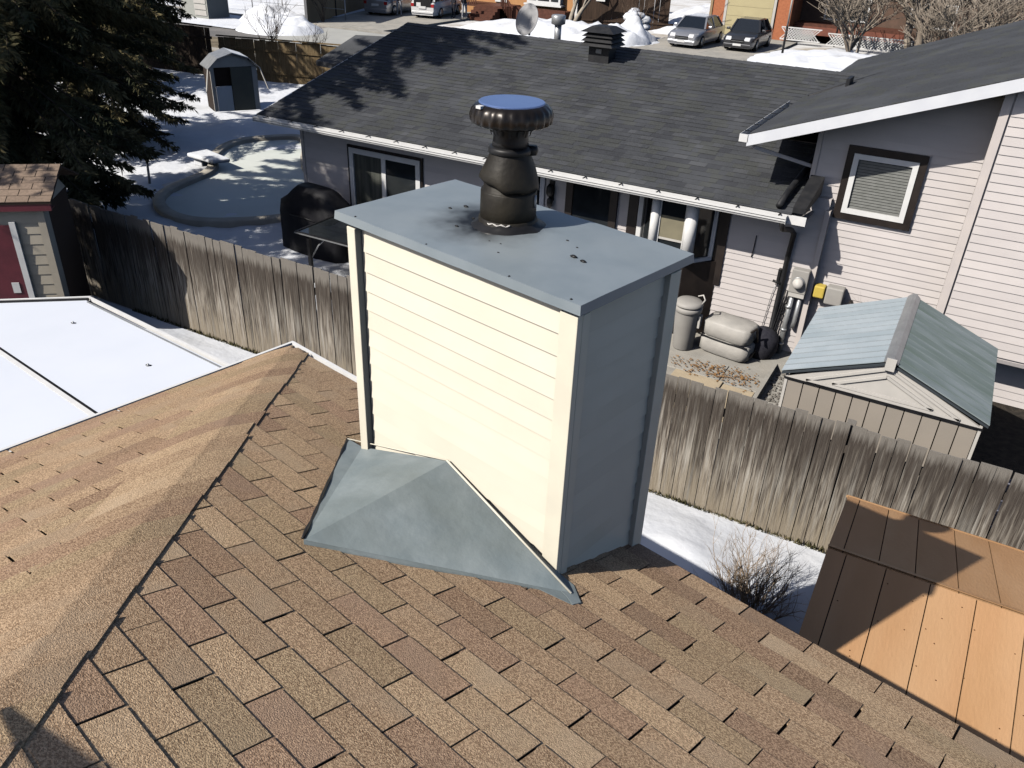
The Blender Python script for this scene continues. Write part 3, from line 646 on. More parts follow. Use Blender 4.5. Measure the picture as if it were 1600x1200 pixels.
# dark gap under joints, ridge flashing, eave strip, walls
MB().prism([(RX0 + .01, RYR, RZ - .024), (RX0 + .01, RYN + .01, RZ - .024 - SN * (RYR - RYN)), (RX0 + .01, RYF - .01, RZ - .024 - SF * (RYF - RYR))][0:1] + [(RX0 + .01, RYF - .01, RZ - .024 - SF * (RYF - RYR)), (RX0 + .01, RYN + .01, RZ - .024 - SN * (RYR - RYN))], (RX1 - RX0 - .02, 0, 0)).build('roof_deck', under, ps)
MB().prism([(RX0, RYR + .07, RZ - .07 * SF + .004), (RX0, RYR + .012, RZ + .006), (RX1, RYR + .012, RZ + .006), (RX1, RYR + .07, RZ - .07 * SF + .004)], (0, 0, .006)).build('ridge_strip', tanp, ps)
MB().prism([(RX0 - .01, RYF + .02, RZ - SF * (RYF - RYR) - .02), (RX0 - .01, RYF - .05, RZ - SF * (RYF - .05 - RYR) + .012), (RX1, RYF - .05, RZ - SF * (RYF - .05 - RYR) + .012), (RX1, RYF + .02, RZ - SF * (RYF - RYR) - .02)], (0, 0, -.03)).build('eave_strip', tanp, ps)
MB().box(RX0 + .12, RX1 - .1, RYN + .15, RYF - .1, 0, 1.28).build('wall', tanp_s, ps)
MB().prism([(RX0 + .12, RYN + .15, 1.28), (RX0 + .12, RYF - .1, 1.28), (RX0 + .12, RYR, RZ - .05)], (.03, 0, 0)).build('gable', tanp_s, ps)
nl = MB()
for i in range(46):
    x, y = rb.uniform(2.1, 4.2), rb.uniform(RYN + .1, RYR - .1); nl.lathe([(.006, 0), (.003, .003)], 6, (x, y, RZ - SN * (RYR - y) + .001))
nl.build('nails', mat('rust', (.12, .05, .02), rough=.9), ps, kind='stuff')

# ================================================================== BLUE ROOFED METAL SHED, right
ms = thing('metal_shed', 'small taupe metal shed with ribbed blue grey gable roof against the neighbour wall', 'shed', (2.0, 7.3, 0))
MX0, MX1, MYF, MYB, MZE, MZR = .99, 2.97, 7.36, 9.3, 1.69, 2.13
xm = 1.985
n = 11; wd = (MX1 - MX0) / n
for i in range(n):
    a = MX0 + i * wd
    MB().prism([(a + .004, MYF, .02), (a + wd - .008, MYF, .02), (a + wd - .008, MYF, MZE - .06), (a + .004, MYF, MZE - .06)], (0, .02, 0)).build('wall_panel', taupe, ms)
MB().box(MX0 + .002, MX1 - .002, MYF + .022, MYB, .0, MZE - .05).build('wall_core', under, ms)
MB().box(MX0 - .03, MX0, MYF - .012, MYF + .03, 0, MZE - .03).build('corner_trim', offw, ms)
MB().box(MX1, MX1 + .03, MYF - .012, MYF + .03, 0, MZE - .03).build('corner_trim', offw, ms)
MB().box(MX1 + .002, MX1 + .022, MYF + .035, MYB, 0, MZE - .05).build('side_wall', taupe, ms)
# white gable: outer board, raised moulding, inner board
MB().prism([(MX0 - .02, MYF - .02, MZE - .055), (MX1 + .02, MYF - .02, MZE - .055), (xm, MYF - .02, MZR - .02)], (0, .035, 0)).build('gable_board', offw, ms)
def tri(s, y): 
    cx, cz_ = xm, MZE + .08
    return [(cx + (q[0] - cx) * s, y, cz_ + (q[1] - cz_) * s) for q in ((MX0, MZE - .05), (MX1, MZE - .05), (xm, MZR - .02))]
for s_ in (.80, .52):
    t1 = tri(s_, MYF - .03)
    mbm = MB()
    for i in range(3): mbm.beam(t1[i], t1[(i + 1) % 3], .03, .022, up=(0, 1, 0))
    mbm.build('gable_moulding', offw, ms)
MB().box(MX0 - .04, MX1 + .04, MYF - .03, MYF - .005, MZE - .075, MZE - .058).build('gable_drip', black, ms)
fy0, fy1 = MYF - .05, MYB + .06
sl = (MZR - MZE) / (xm - MX0 + .08)
def rzm(x): return MZR + .02 - sl * abs(x - xm)
nrib = 13
for i in range(nrib):                        # left slope: ribbed sheets running down from the ridge
    a = fy0 + (fy1 - fy0) * i / nrib; b = fy0 + (fy1 - fy0) * (i + 1) / nrib; xe = MX0 - .08
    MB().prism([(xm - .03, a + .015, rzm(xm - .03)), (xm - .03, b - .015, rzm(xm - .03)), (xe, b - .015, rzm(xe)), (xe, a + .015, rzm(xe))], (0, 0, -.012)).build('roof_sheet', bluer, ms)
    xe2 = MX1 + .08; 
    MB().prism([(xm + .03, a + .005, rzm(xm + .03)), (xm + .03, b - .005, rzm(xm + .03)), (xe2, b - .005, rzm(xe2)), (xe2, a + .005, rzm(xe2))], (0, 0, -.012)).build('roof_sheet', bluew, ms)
MB().prism([(MX0 - .075, fy0 + .005, rzm(MX0 - .075) - .03), (xm, fy0 + .005, MZR - .012), (MX1 + .075, fy0 + .005, rzm(MX1 + .075) - .03), (MX1 + .075, fy0 + .005, rzm(MX1 + .075) - .05), (xm, fy0 + .005, MZR - .035), (MX0 - .075, fy0 + .005, rzm(MX0 - .075) - .05)], (0, fy1 - fy0 - .01, 0)).build('roof_frame', mat('dark_blue_metal', (.05, .06, .07), rough=.6), ms)
MB().prism([(xm - .075, fy0 - .01, rzm(xm - .075) + .004), (xm - .02, fy0 - .01, MZR + .045), (xm + .02, fy0 - .01, MZR + .045), (xm + .075, fy0 - .01, rzm(xm + .075) + .004)], (0, fy1 - fy0 + .02, 0)).build('ridge_cap', greym, ms)
MB().box(xm - .05, xm + .05, fy0 - .03, fy0 - .011, MZR - .09, MZR + .05).build('ridge_end', offw, ms)

# ================================================================== NEIGHBOUR'S HOUSE
nh = thing('neighbour_house', 'split level neighbour house with pink white siding and dark grey roof', 'house', (-4.5, 11.3, 0))
WY, WX0, WX1 = 11.30, -9.83, .52
EYN, EZN, SL = 10.60, 2.50, .25                 # main eave
RYN_, RZN = 15.62, 3.755
def mz(y): return EZN + SL * (y - EYN)
MB().box(WX0 + .02, WX1 - .02, WY + .02, 20.2, 0, 2.6).build('wall', pinkw, nh)
MB().prism([(WX0 + .02, WY + .03, 2.6), (WX0 + .02, 20.2, 2.6), (WX0 + .02, RYN_, RZN - .12)], (.2, 0, 0)).build('gable_wall', pinkw, nh)
def lap_wall(x0, x1, y, z0, z1, ex=.105):
    z = z1
    while z > z0:
        zb = max(z0, z - ex)
        MB().hexa([(x0, y - .006, zb), (x1, y - .006, zb), (x1, y + .02, zb), (x0, y + .02, zb)], [(x0, y + .008, z + .004), (x1, y + .008, z + .004), (x1, y + .02, z + .004), (x0, y + .02, z + .004)]).build('siding_plank', pinkw, nh)
        z = zb
lap_wall(WX0 + .06, WX1 - .06, WY, .05, 2.44)
MB().box(WX0 - .01, WX0 + .06, WY - .022, WY + .05, 0, 2.44).build('corner_trim', pinkt, nh)
MB().box(WX1 - .065, WX1 + .012, WY - .03, WY + .16, 0, 2.44).build('corner_trim', pinkt, nh)
MB().box(WX0 + .1, WX1 - .1, WY - .004, WY + .03, -.05, .05).build('foundation', concrete, nh)
# roof slabs
RX_L, RX_R = -10.25, .10
MB().prism([(RX_L, EYN, EZN), (RX_R, EYN, EZN), (RX_R, RYN_, RZN), (RX_L, RYN_, RZN)], (0, 0, -.05)).build('roof', under, nh)
MB().prism([(RX_L, 20.7, mz(EYN) - .0), (RX_R, 20.7, EZN), (RX_R, RYN_, RZN), (RX_L, RYN_, RZN)], (0, 0, -.05)).build('roof', NSH[0], nh)
rs = random.Random(21); sm_ = MB(); L_ = math.sqrt(1 + SL * SL); wv = Vector((0, -1 / L_, -SL / L_)); nv = Vector((0, -SL / L_, 1 / L_))
ncr = int((RYN_ - EYN) * L_ / .143) + 1
for c in range(ncr):
    w0 = c * .143; x = RX_L - rs.uniform(0, .2); xe = .10
    while x < xe:
        wd = rs.choice((.12, .18, .22, .28, .2)); lf = rs.choice((.004, .009)); 
        a, b = max(x, RX_L - .01), min(x + wd, xe)
        if b - a > .02:
            top = Vector((0, RYN_, RZN)); u = Vector((1, 0, 0)); wb = min(w0 + .143, (RYN_ - EYN) * L_ + .03)
            P0 = [top + u * xx2 + wv * ww + nv * l for xx2, ww, l in ((a, w0 - .02, .003), (b, w0 - .02, .003), (b, wb, .006 + lf), (a, wb, .006 + lf))]
            P1 = [p - nv * .007 for p in P0]; mi = rs.choice((0, 1, 0, 3, 3)) if lf > .005 else rs.choice((0, 2, 0, 3))
            sm_.add(P0 + P1, [(3, 2, 1, 0), (2, 3, 7, 6), (0, 3, 7, 4)[::-1], (1, 2, 6, 5)], mi)
        x += wd
roofp = sm_.build('main_shingles', NSH, nh, kind='stuff')
rdg = MB(); x = RX_L
while x < -.2:
    for sg in (1, -1):
        rdg.prism([(x, RYN_, RZN + .022), (x + .29, RYN_, RZN + .015), (x + .29, RYN_ + sg * .14, RZN + .015 - .14 * SL), (x, RYN_ + sg * .14, RZN + .022 - .14 * SL)], (0, 0, -.012), 0)
    x += .25
rdg.build('ridge_shingles', NSH[1], nh, kind='stuff')
# left rake boards, soffit, fascia, gutter
MB().prism([(RX_L - .03, EYN - .02, EZN - .0), (RX_L - .03, RYN_, RZN), (RX_L - .03, RYN_, RZN - .15), (RX_L - .03, EYN - .02, EZN - .15)], (.028, 0, 0)).build('rake_board', whitef, nh)
MB().box(RX_L, .3, EYN + .0, WY, 2.385, 2.40).build('soffit', soffm, nh)
MB().box(RX_L, .32, EYN - .025, EYN, 2.36, EZN - .012).build('fascia', white, nh)
gt = MB(); gx0, gx1 = RX_L - .02, .06
prof = [(-.025, 2.49), (-.14, 2.49), (-.14, 2.475), (-.125, 2.455), (-.132, 2.44), (-.115, 2.40), (-.10, 2.375), (-.025, 2.37), (-.025, 2.382), (-.095, 2.387), (-.105, 2.41), (-.12, 2.448), (-.128, 2.482), (-.03, 2.482)]
prof = [(-.028, 2.372), (-.095, 2.372), (-.105, 2.395), (-.122, 2.41), (-.122, 2.435), (-.138, 2.45), (-.138, 2.485), (-.128, 2.485), (-.128, 2.455), (-.112, 2.44), (-.112, 2.415), (-.096, 2.40), (-.088, 2.38), (-.028, 2.38)]
gt.prism([(gx0, EYN + a, b) for a, b in prof], (gx1 - gx0, 0, 0)).box(gx0, gx0 + .004, EYN - .135, EYN - .028, 2.372, 2.484).box(gx1 - .004, gx1, EYN - .135, EYN - .028, 2.372, 2.484)
gutter = gt.build('gutter', white, nh)
x = gx0 + .3
while x < gx1: MB().box(x - .012, x + .012, EYN - .136, EYN - .0, 2.486, 2.494).build('gutter_hanger', black, gutter); x += .62
# ------ sliding door and its dark trim
def wframe(name, x0, x1, y, z0, z1, t, d, m, par):
    return MB().box(x0, x1, y - d, y, z1 - t, z1).box(x0, x1, y - d, y, z0, z0 + t).box(x0, x0 + t, y - d, y, z0 + t, z1 - t).box(x1 - t, x1, y - d, y, z0 + t, z1 - t).build(name, m, par)
sd = wframe('sliding_door', -8.62, -6.82, WY - .008, .1, 2.04, .05, .035, dbrown, nh)
wframe('door_frame', -8.57, -6.87, WY - .012, .12, 1.99, .10, .05, white, sd)
MB().box(-7.78, -7.68, WY - .06, WY - .014, .22, 1.89).build('door_stile', white, sd)
MB().box(-8.47, -7.78, WY - .03, WY - .012, .22, 1.89).build('glass_pane', curtain, sd)
MB().box(-7.68, -6.97, WY - .04, WY - .012, .22, 1.89).build('glass_pane', glass, sd)
# ------ lantern, brown patio door, bay window
ln = MB().box(-4.14, -4.04, WY - .02, WY - .004, 1.75, 2.1).lathe([(.02, 2.06), (.06, 2.0), (.065, 1.9), (.03, 1.84)][::-1], 8, (-4.09, WY - .1, 0)).build('wall_lantern', black, nh)
MB().lathe([(.004, 1.6), (.05, 1.68), (.055, 1.78), (.01, 1.84)], 8, (-4.08, WY - .09, 0)).build('lantern_tail', black, ln)
bd = wframe('patio_door', -3.80, -2.84, WY - .008, .1, 2.3, .13, .05, dbrown, nh)
MB().box(-3.67, -2.97, WY - .03, WY - .008, .23, 2.17).build('glass_pane', glass, bd)
MB().box(-3.67, -2.97, WY - .036, WY - .031, 1.30, 1.36).build('door_rail', mat('brown_wood', (.12, .07, .04), rough=.6), bd)
MB().box(-4.32, -4.23, WY - .03, WY - .008, .1, 2.25).build('door_post', whitef, nh)
MB().box(-5.2, -4.33, WY - .02, WY - .008, .1, 2.25).build('glass_pane', glass, nh)
bay = thing_bay = MB().box(-2.45, -1.12, WY - .01, WY, 1.30, 2.33).build('bay_window', dbrown, nh)
def shut(x0, x1): MB().box(x0, x1, WY - .03, WY - .008, 1.15 if x0 < -2 else .9, 2.36).build('dark_trim', dbrown, nh)
shut(-2.64, -2.47); shut(-1.10, -.92)
bp = [(-2.42, WY - .01), (-2.02, WY - .42), (-1.42, WY - .42), (-1.13, WY - .01)]
MB().prism([(p[0], p[1], 2.28) for p in bp], (0, 0, .07)).build('bay_head', white, bay)
MB().prism([(p[0] + (.02 if p[0] > -1.8 else -.02), p[1] - .03, 1.37) for p in bp], (0, 0, -.06)).build('bay_sill', white, bay)
def pillar(x, y, r, name='mullion'): MB().lathe([(r, 1.37), (r, 2.28)], 14, (x, y, 0)).build(name, white, bay)
pillar(-2.02, WY - .42, .075); pillar(-1.42, WY - .42, .10)
for x in (-2.40, -1.15): MB().box(x - .045, x + .045, WY - .07, WY - .01, 1.37, 2.28).build('mullion', white, bay)
def pane(p, q, m, nm='glass_pane', inset=.0, z0=1.37, z1=2.28):
    MB().prism([(p[0], p[1], z0), (q[0], q[1], z0), (q[0], q[1], z1), (p[0], p[1], z1)], (0, .012, 0)).build(nm, m, bay)
pane((-2.42, WY - .02), (-2.02, WY - .40), glass); pane((-2.02, WY - .40), (-1.42, WY - .40), glass); pane((-1.42, WY - .40), (-1.13, WY - .02), glass)
MB().box(-1.93, -1.53, WY - .412, WY - .402, 1.66, 2.02).build('blind', blind, bay)
MB().box(-1.94, -1.52, WY - .42, WY - .404, 1.625, 1.66).build('blind_bar', offw, bay)
for xa, xb in ((-1.95, -1.93), (-1.53, -1.50)): MB().box(xa, xb, WY - .43, WY - .40, 1.37, 2.28).build('sash', white, bay)
MB().prism([(-2.38, WY - .012, 0), (-1.98, WY - .38, 0), (-1.46, WY - .38, 0), (-1.0, WY - .012, 0)], (0, 0, 1.30)).build('bay_base', dbrown, nh)
# ------ service entry: black downspout, meter, conduits, gas meter, cables
MB().tube([(.0, EYN - .07, 2.38), (.02, EYN + .0, 2.26), (.06, WY - .22, 2.12), (.09, WY - .07, 2.02), (.07, WY - .06, 1.6), (.05, WY - .06, .25), (.02, WY - .25, .06)], .042, 8).build('downspout', black, nh)
MB().tube([(.08, 13.1, 3.36), (.05, 12.7, 3.12), (-.02, 11.8, 2.88), (-.08, 11.0, 2.70), (-.10, 10.62, 2.58)], .05, 8).build('roof_downspout', blackr, nh)
MB().hexa([(.10, 10.62, 2.52), (.28, 10.62, 2.52), (.34, 11.3, 2.66), (.14, 11.3, 2.66)], [(.10, 10.62, 2.60), (.28, 10.62, 2.60), (.34, 11.3, 2.92), (.14, 11.3, 2.92)]).build('flashing_box', blackr, nh)
mt = MB().box(.20, .46, WY - .16, WY - .01, 1.12, 1.50).build('electric_meter', grey_p, nh, bevel=.012)
MB().lathe([(.085, 0), (.085, .05), (.07, .08), (0, .085)], 20).xf(Matrix.Translation((.33, WY - .165, 1.30)) @ Matrix.Rotation(R(90), 4, 'X')).build('meter_dial', offw, mt)
MB().lathe([(.098, 0), (.098, .022), (.086, .024)], 20).xf(Matrix.Translation((.33, WY - .162, 1.30)) @ Matrix.Rotation(R(90), 4, 'X')).build('meter_ring', greym, mt)
MB().box(.21, .45, WY - .15, WY - .02, 1.05, 1.118).build('meter_hub', offw, mt)
MB().tube([(.27, WY - .08, 1.05), (.255, WY - .08, .55), (.25, WY - .08, .02)], .04, 10).build('conduit', greym, nh)
MB().tube([(.39, WY - .07, 1.05), (.385, WY - .07, .62), (.37, WY - .07, .50)], .034, 10).build('conduit', greym, nh)
for z in (.85, .45, .2): MB().lathe([(.052, z - .02), (.052, z + .02)], 10, (.252, WY - .08, 0)).build('conduit_coupling', greym, nh)
for i, (dx, r) in enumerate(((.12, .012), (.155, .012), (.19, .010))):
    MB().tube([(dx + .03, WY - .05, 1.1), (dx, WY - .06, .8), (dx - .04, WY - .09, .4), (dx - .16, WY - .22, .12), (dx - .42, WY - .38, .06 + .02 * i)], r, 6).build('cable', black, nh)
MB().tube([(-.02, WY - .03, 1.22), (-.06, WY - .03, .9), (-.12, WY - .03, .15)], .006, 5).build('cable', greym, nh)
MB().tube([(-.47, WY - .02, 1.86), (-.475, WY - .025, 1.62), (-.49, WY - .02, 1.50)], .008, 5).build('siding_crack', black, nh)
hb = MB().box(-.02, .02, WY - .09, WY - .008, 1.22, 1.42).tube([(-.07, WY - .09, 1.22), (.05, WY - .10, 1.2)], .022, 8).build('hose_bracket', black, nh)
gmt = MB().box(.56, .72, 11.45 - .20, 11.45 - .03, 1.08, 1.27).build('gas_regulator', yell, nh, bevel=.02)
MB().box(.74, 1.0, 11.45 - .22, 11.45 - .03, 1.02, 1.30).build('gas_meter', grey_p, nh, bevel=.02)
MB().lathe([(.07, 0), (.08, .04), (.03, .07)], 12).xf(Matrix.Translation((1.10, 11.33, 1.06)) @ Matrix.Rotation(R(90), 4, 'Y')).tube([(1.08, 11.33, 1.06), (1.12, 11.33, .4), (1.12, 11.33, 0)], .025, 8).build('gas_pipe', dbrown, nh)
# ------ wing: taller part on the right
VY = 11.45
def rw(x): return 3.50 + .36 * (x + .70)
MB().prism([(.12, VY + .022, 0), (2.30, VY + .022, 0), (2.30, VY + .022, rw(2.3) - .14), (.12, VY + .022, rw(.12) - .14)], (0, 7.9, 0)).build('wall', pinkw, nh)
MB().prism([(2.302, VY + .022, 0), (7.0, VY + .022, 0), (7.0, VY + .022, rw(7) - .14), (2.302, VY + .022, rw(2.3) - .14)], (0, 7.9, 0)).build('wall', pinkw, nh)
lz = 3.78 + .36 * .0
z = .05
x_l = .15
while z < 4.60:
    zt = z + .105; xl = max(x_l if z > 2.55 else .50, (zt - 3.50 + .12) / .36 - .70)
    if xl < 2.18:
        MB().hexa([(xl, VY - .006, z), (2.30, VY - .006, z), (2.30, VY + .02, z), (xl, VY + .02, z)], [(xl, VY + .008, zt + .004), (2.30, VY + .008, zt + .004), (2.30, VY + .02, zt + .004), (xl, VY + .02, zt + .004)]).build('siding_plank', pinkw, nh)
    z = zt
lap_wall(2.30, 7.0, VY, .02, .84, .12)
BY = 10.95
z = .94
while z < 6.0:
    zt = z + .118; xl = max(2.41, (zt - 3.50 + .12) / .36 - .70)
    if xl < 6.9:
        MB().hexa([(xl, BY - .006, z), (7.0, BY - .006, z), (7.0, BY + .02, z), (xl, BY + .02, z)], [(xl, BY + .008, zt + .004), (7.0, BY + .008, zt + .004), (7.0, BY + .02, zt + .004), (xl, BY + .02, zt + .004)]).build('siding_plank', pinkw, nh)
    z = zt
MB().prism([(2.305, BY + .022, .9), (7, BY + .022, .9), (7, BY + .022, rw(7) - .15), (2.305, BY + .022, rw(2.305) - .15)], (0, VY - BY, 0)).build('bay_wall', pinkw, nh)
MB().box(2.28, 2.385, BY - .016, BY + .03, .88, 4.50).box(2.28, 2.304, BY + .03, VY - .008, .88, 4.50).build('corner_trim', pinkt, nh)
MB().box(2.29, 7.0, BY - .01, VY, .86, .90).build('bay_soffit', soffm, nh)
MB().box(.10, .17, VY - .02, VY + .05, 2.5, 3.76).build('corner_trim', pinkt, nh)
# wing roof, fascia, gutter, soffit
WYF, WYB = 10.72, 19.8
MB().prism([(-.72, WYF, rw(-.72)), (7.2, WYF, rw(7.2)), (7.2, WYB, rw(7.2)), (-.72, WYB, rw(-.72))], (0, 0, -.05)).build('wing_roof', under, nh)
sw = MB(); Lw = math.sqrt(1 + .36 ** 2); wd_ = Vector((-1 / Lw, 0, -.36 / Lw)); nw = Vector((-.36 / Lw, 0, 1 / Lw)); top = Vector((5.2, 0, rw(5.2)))
for c in range(int(5.92 * Lw / .143) + 1):
    w0 = c * .143; y = WYF - rs.uniform(0, .2)
    while y < WYB:
        wd = rs.choice((.2, .3, .36, .42)); a, b = max(y, WYF - .01), min(y + wd, WYB)
        if b - a > .02:
            wb = min(w0 + .143, 5.94 * Lw); lf = rs.choice((.003, .007))
            P0 = [top + Vector((0, yy, 0)) + wd_ * ww + nw * l for yy, ww, l in ((a, w0 - .02, .003), (b, w0 - .02, .003), (b, wb, .006 + lf), (a, wb, .006 + lf))]
            P1 = [p - nw * .007 for p in P0]; sw.add(P0 + P1, [(0, 1, 2, 3), (3, 2, 6, 7), (0, 3, 7, 4), (2, 1, 5, 6)], rs.choice((0, 3, 0, 0)))
        y += wd
sw.build('wing_shingles', NSH, nh, kind='stuff')
MB().prism([(-.74, WYF - .025, rw(-.74) - .005), (7.2, WYF - .025, rw(7.2) - .005), (7.2, WYF - .025, rw(7.2) - .165), (-.74, WYF - .025, rw(-.74) - .165)], (0, .024, 0)).build('rake_board', whitef, nh)
MB().prism([(-.72, WYF, rw(-.72) - .12), (7.2, WYF, rw(7.2) - .12), (7.2, VY, rw(7.2) - .12), (-.72, VY, rw(-.72) - .12)], (0, 0, -.012)).build('soffit', soffm, nh)
MB().box(-.70, .12, VY, 14.2, 3.33, 3.345).build('soffit', dbrown, nh)
g2 = MB().box(-.86, -.855, WYF, 13.75, 3.375, 3.48).box(-.86, -.73, WYF, 13.75, 3.372, 3.378).box(-.86, -.73, WYF - .025, WYF, 3.372, 3.48).build('wing_gutter', white, nh)
y = WYF + .25
while y < 13.6: MB().box(-.86, -.72, y - .012, y + .012, 3.475, 3.485).build('gutter_hanger', black, g2); y += .5
MB().box(.09, .118, VY + .05, 19.3, 2.5, 3.75).build('side_wall', dbrown, nh)
MB().beam((-.66, WYF + .1, 3.30), (.12, VY + .1, 2.98), .08, .05).build('soffit_return', pinkt, nh)
fs_ = MB(); 
fs_.tube([(-.62, 14.1, rw(-.62) + .0), (.2, 15.3, rw(.2) - .02), (.75, 15.6, rw(.6))], .035, 6).build('valley_flashing', blackr, nh)
MB().box(-.1, -.04, 14.3, 14.7, 3.66, 3.86).build('step_flashing', blackr, nh)
# window in the wing
wn = wframe('window', .555, 1.625, VY - .008, 2.33, 3.40, .10, .05, dbrown, nh)
wframe('window_sash', .655, 1.525, VY - .012, 2.43, 3.30, .075, .06, white, wn)
MB().box(.73, 1.45, VY - .022, VY - .012, 2.505, 3.225).build('glass_pane', glass, wn)
for k in range(17): MB().hexa([(.735, VY - .040, 2.508 + k * .0415), (1.445, VY - .040, 2.508 + k * .0415), (1.445, VY - .025, 2.508 + k * .0415), (.735, VY - .025, 2.508 + k * .0415)], [(.735, VY - .030, 2.541 + k * .0415), (1.445, VY - .030, 2.541 + k * .0415), (1.445, VY - .025, 2.541 + k * .0415), (.735, VY - .025, 2.541 + k * .0415)]).build('blind_slat', mesh_s, wn)
MB().box(1.60, 1.64, VY - .016, VY - .007, 2.33, 3.41).build('window_trim', pinkt, wn)
# roof fittings
rv = MB().box(-5.16, -4.72, 14.75, 15.10, 3.52, 3.90).build('roof_vent', blackr, nh)
for k, (z, s_) in enumerate(((3.86, .35), (3.945, .34), (4.03, .33))):
    q = .27 - .02 * k
    MB().hexa([(-4.94 - s_, 14.925 - s_, z), (-4.94 + s_, 14.925 - s_, z), (-4.94 + s_, 14.925 + s_, z), (-4.94 - s_, 14.925 + s_, z)], [(-4.94 - q, 14.925 - q, z + .085), (-4.94 + q, 14.925 - q, z + .085), (-4.94 + q, 14.925 + q, z + .085), (-4.94 - q, 14.925 + q, z + .085)]).build('louvre', blackr, rv)
MB().hexa([(-5.3, 14.57, 4.115), (-4.58, 14.57, 4.115), (-4.58, 15.28, 4.115), (-5.3, 15.28, 4.115)], [(-5.12, 14.75, 4.22), (-4.76, 14.75, 4.22), (-4.76, 15.1, 4.22), (-5.12, 15.1, 4.22)]).build('vent_lid', blackr, rv)
MB().box(-5.0, -4.88, 14.735, 14.749, 3.72, 3.80).build('vent_tag', grey_p, rv)
vp = MB().lathe([(.075, 3.6), (.075, 4.05)], 14, (-6.4, 15.8, 0)).build('plumbing_vent', greym, nh)
MB().lathe([(.07, 4.03), (.15, 4.06), (.155, 4.22), (.13, 4.24)], 16, (-6.4, 15.8, 0)).build('vent_hood', greym, vp)
ds = MB().lathe([(0, 0), (.12, .008), (.24, .035), (.335, .07), (.335, .078), (.24, .045), (0, .012)], 32, cap=False).xf(Matrix.Translation((-7.15, 15.86, 4.06)) @ Matrix.Rotation(R(-18), 4, 'Z') @ Matrix.Rotation(R(72), 4, 'X')).build('satellite_dish', mat('dish_grey', (.36, .36, .37), (.31, .31, .32), scale=9, rough=.6), nh)
MB().tube([(-7.15, 15.9, 3.75), (-7.15, 15.92, 4.0)], .025, 8).build('dish_mast', greym, ds)
# low addition beyond the left gable
MB().box(-12.7, -9.86, 15.75, 18.6, 0, 2.5).build('addition', pinkw, nh)
MB().prism([(-13.15, 15.6, 2.62), (-9.9, 15.0, 2.66), (-9.9, 17.3, 3.26), (-13.0, 17.05, 3.12)], (0, 0, -.12)).build('addition_roof', NSH[1], nh)

# ================================================================== NEIGHBOUR'S YARD THINGS
# pool
pool_pts = [(-15.31, 17.01), (-15.97, 16.39), (-16.31, 15.62), (-16.19, 14.88), (-15.83, 14.19), (-15.48, 13.71), (-14.95, 13.25), (-14.6, 12.75), (-14.44, 12.11), (-14.29, 11.48), (-14.05, 10.9), (-13.67, 10.46), (-13.08, 10.1), (-12.5, 9.94), (-11.92, 9.99), (-11.33, 10.32), (-10.55, 11.2), (-10.4, 12.2), (-11.2, 13.4), (-13.0, 14.9), (-14.5, 16.6)]
def smooth_loop(pts, n=6):
    out = []; N_ = len(pts)
    for i in range(N_):
        p0, p1, p2, p3 = [Vector(pts[(i + k) % N_]) for k in (-1, 0, 1, 2)]
        for j in range(n):
            t = j / n; out.append(.5 * ((2 * p1) + (-p0 + p2) * t + (2 * p0 - 5 * p1 + 4 * p2 - p3) * t * t + (-p0 + 3 * p1 - 3 * p2 + p3) * t ** 3))
    return out
loop = smooth_loop([(x, y, 0) for x, y in pool_pts])
pool = thing('swimming_pool', 'frozen kidney shaped swimming pool left of the neighbour house', 'pool', (-13, 13, 0))
cop = MB(); n = len(loop); vs = []
for i, p in enumerate(loop):
    t = (loop[(i + 1) % n] - loop[i - 1]).normalized(); o_ = Vector((t.y, -t.x, 0))
    for d, z in ((-.02, .02), (-.02, .17), (.0, .19), (.22, .19), (.24, .17), (.24, -.02)): vs.append(p - o_ * d + Vector((0, 0, z)))
cop.add(vs, [(i * 6 + k, ((i + 1) % n) * 6 + k, ((i + 1) % n) * 6 + k + 1, i * 6 + k + 1) for i in range(n) for k in range(5)], 0, True)
cop.build('pool_coping', mat('coping', (.56, .52, .44), (.46, .42, .36), scale=3, rough=.85), pool)
MB().add([p + Vector((0, 0, .08)) for p in loop], [tuple(range(n))]).build('pool_ice', ice, pool)
db = MB().prism([(-15.6, 13.15, .28), (-15.5, 13.75, .28), (-14.35, 13.45, .28), (-14.55, 13.05, .28)], (0, 0, .10)); db.box(-15.5, -15.2, 13.25, 13.6, .05, .28)
solo(db, 'diving_board', snow, 'snow covered diving board at the waist of the frozen pool', 'diving board', (-15.1, 13.4, .05), bevel=.03)
solo(MB().box(-16.62, -16.08, 17.35, 17.85, .12, .62), 'pool_box', white, 'white box on the snow at the far end of the pool', 'box', (-16.35, 17.6, .12), bevel=.02)
solo(MB().tube([(-15.0, 11.44, 0), (-14.92, 11.44, 1.0)], .03, 8), 'garden_post', greym, 'thin grey post beside the pool under the spruce', 'post', (-15, 11.44, 0))
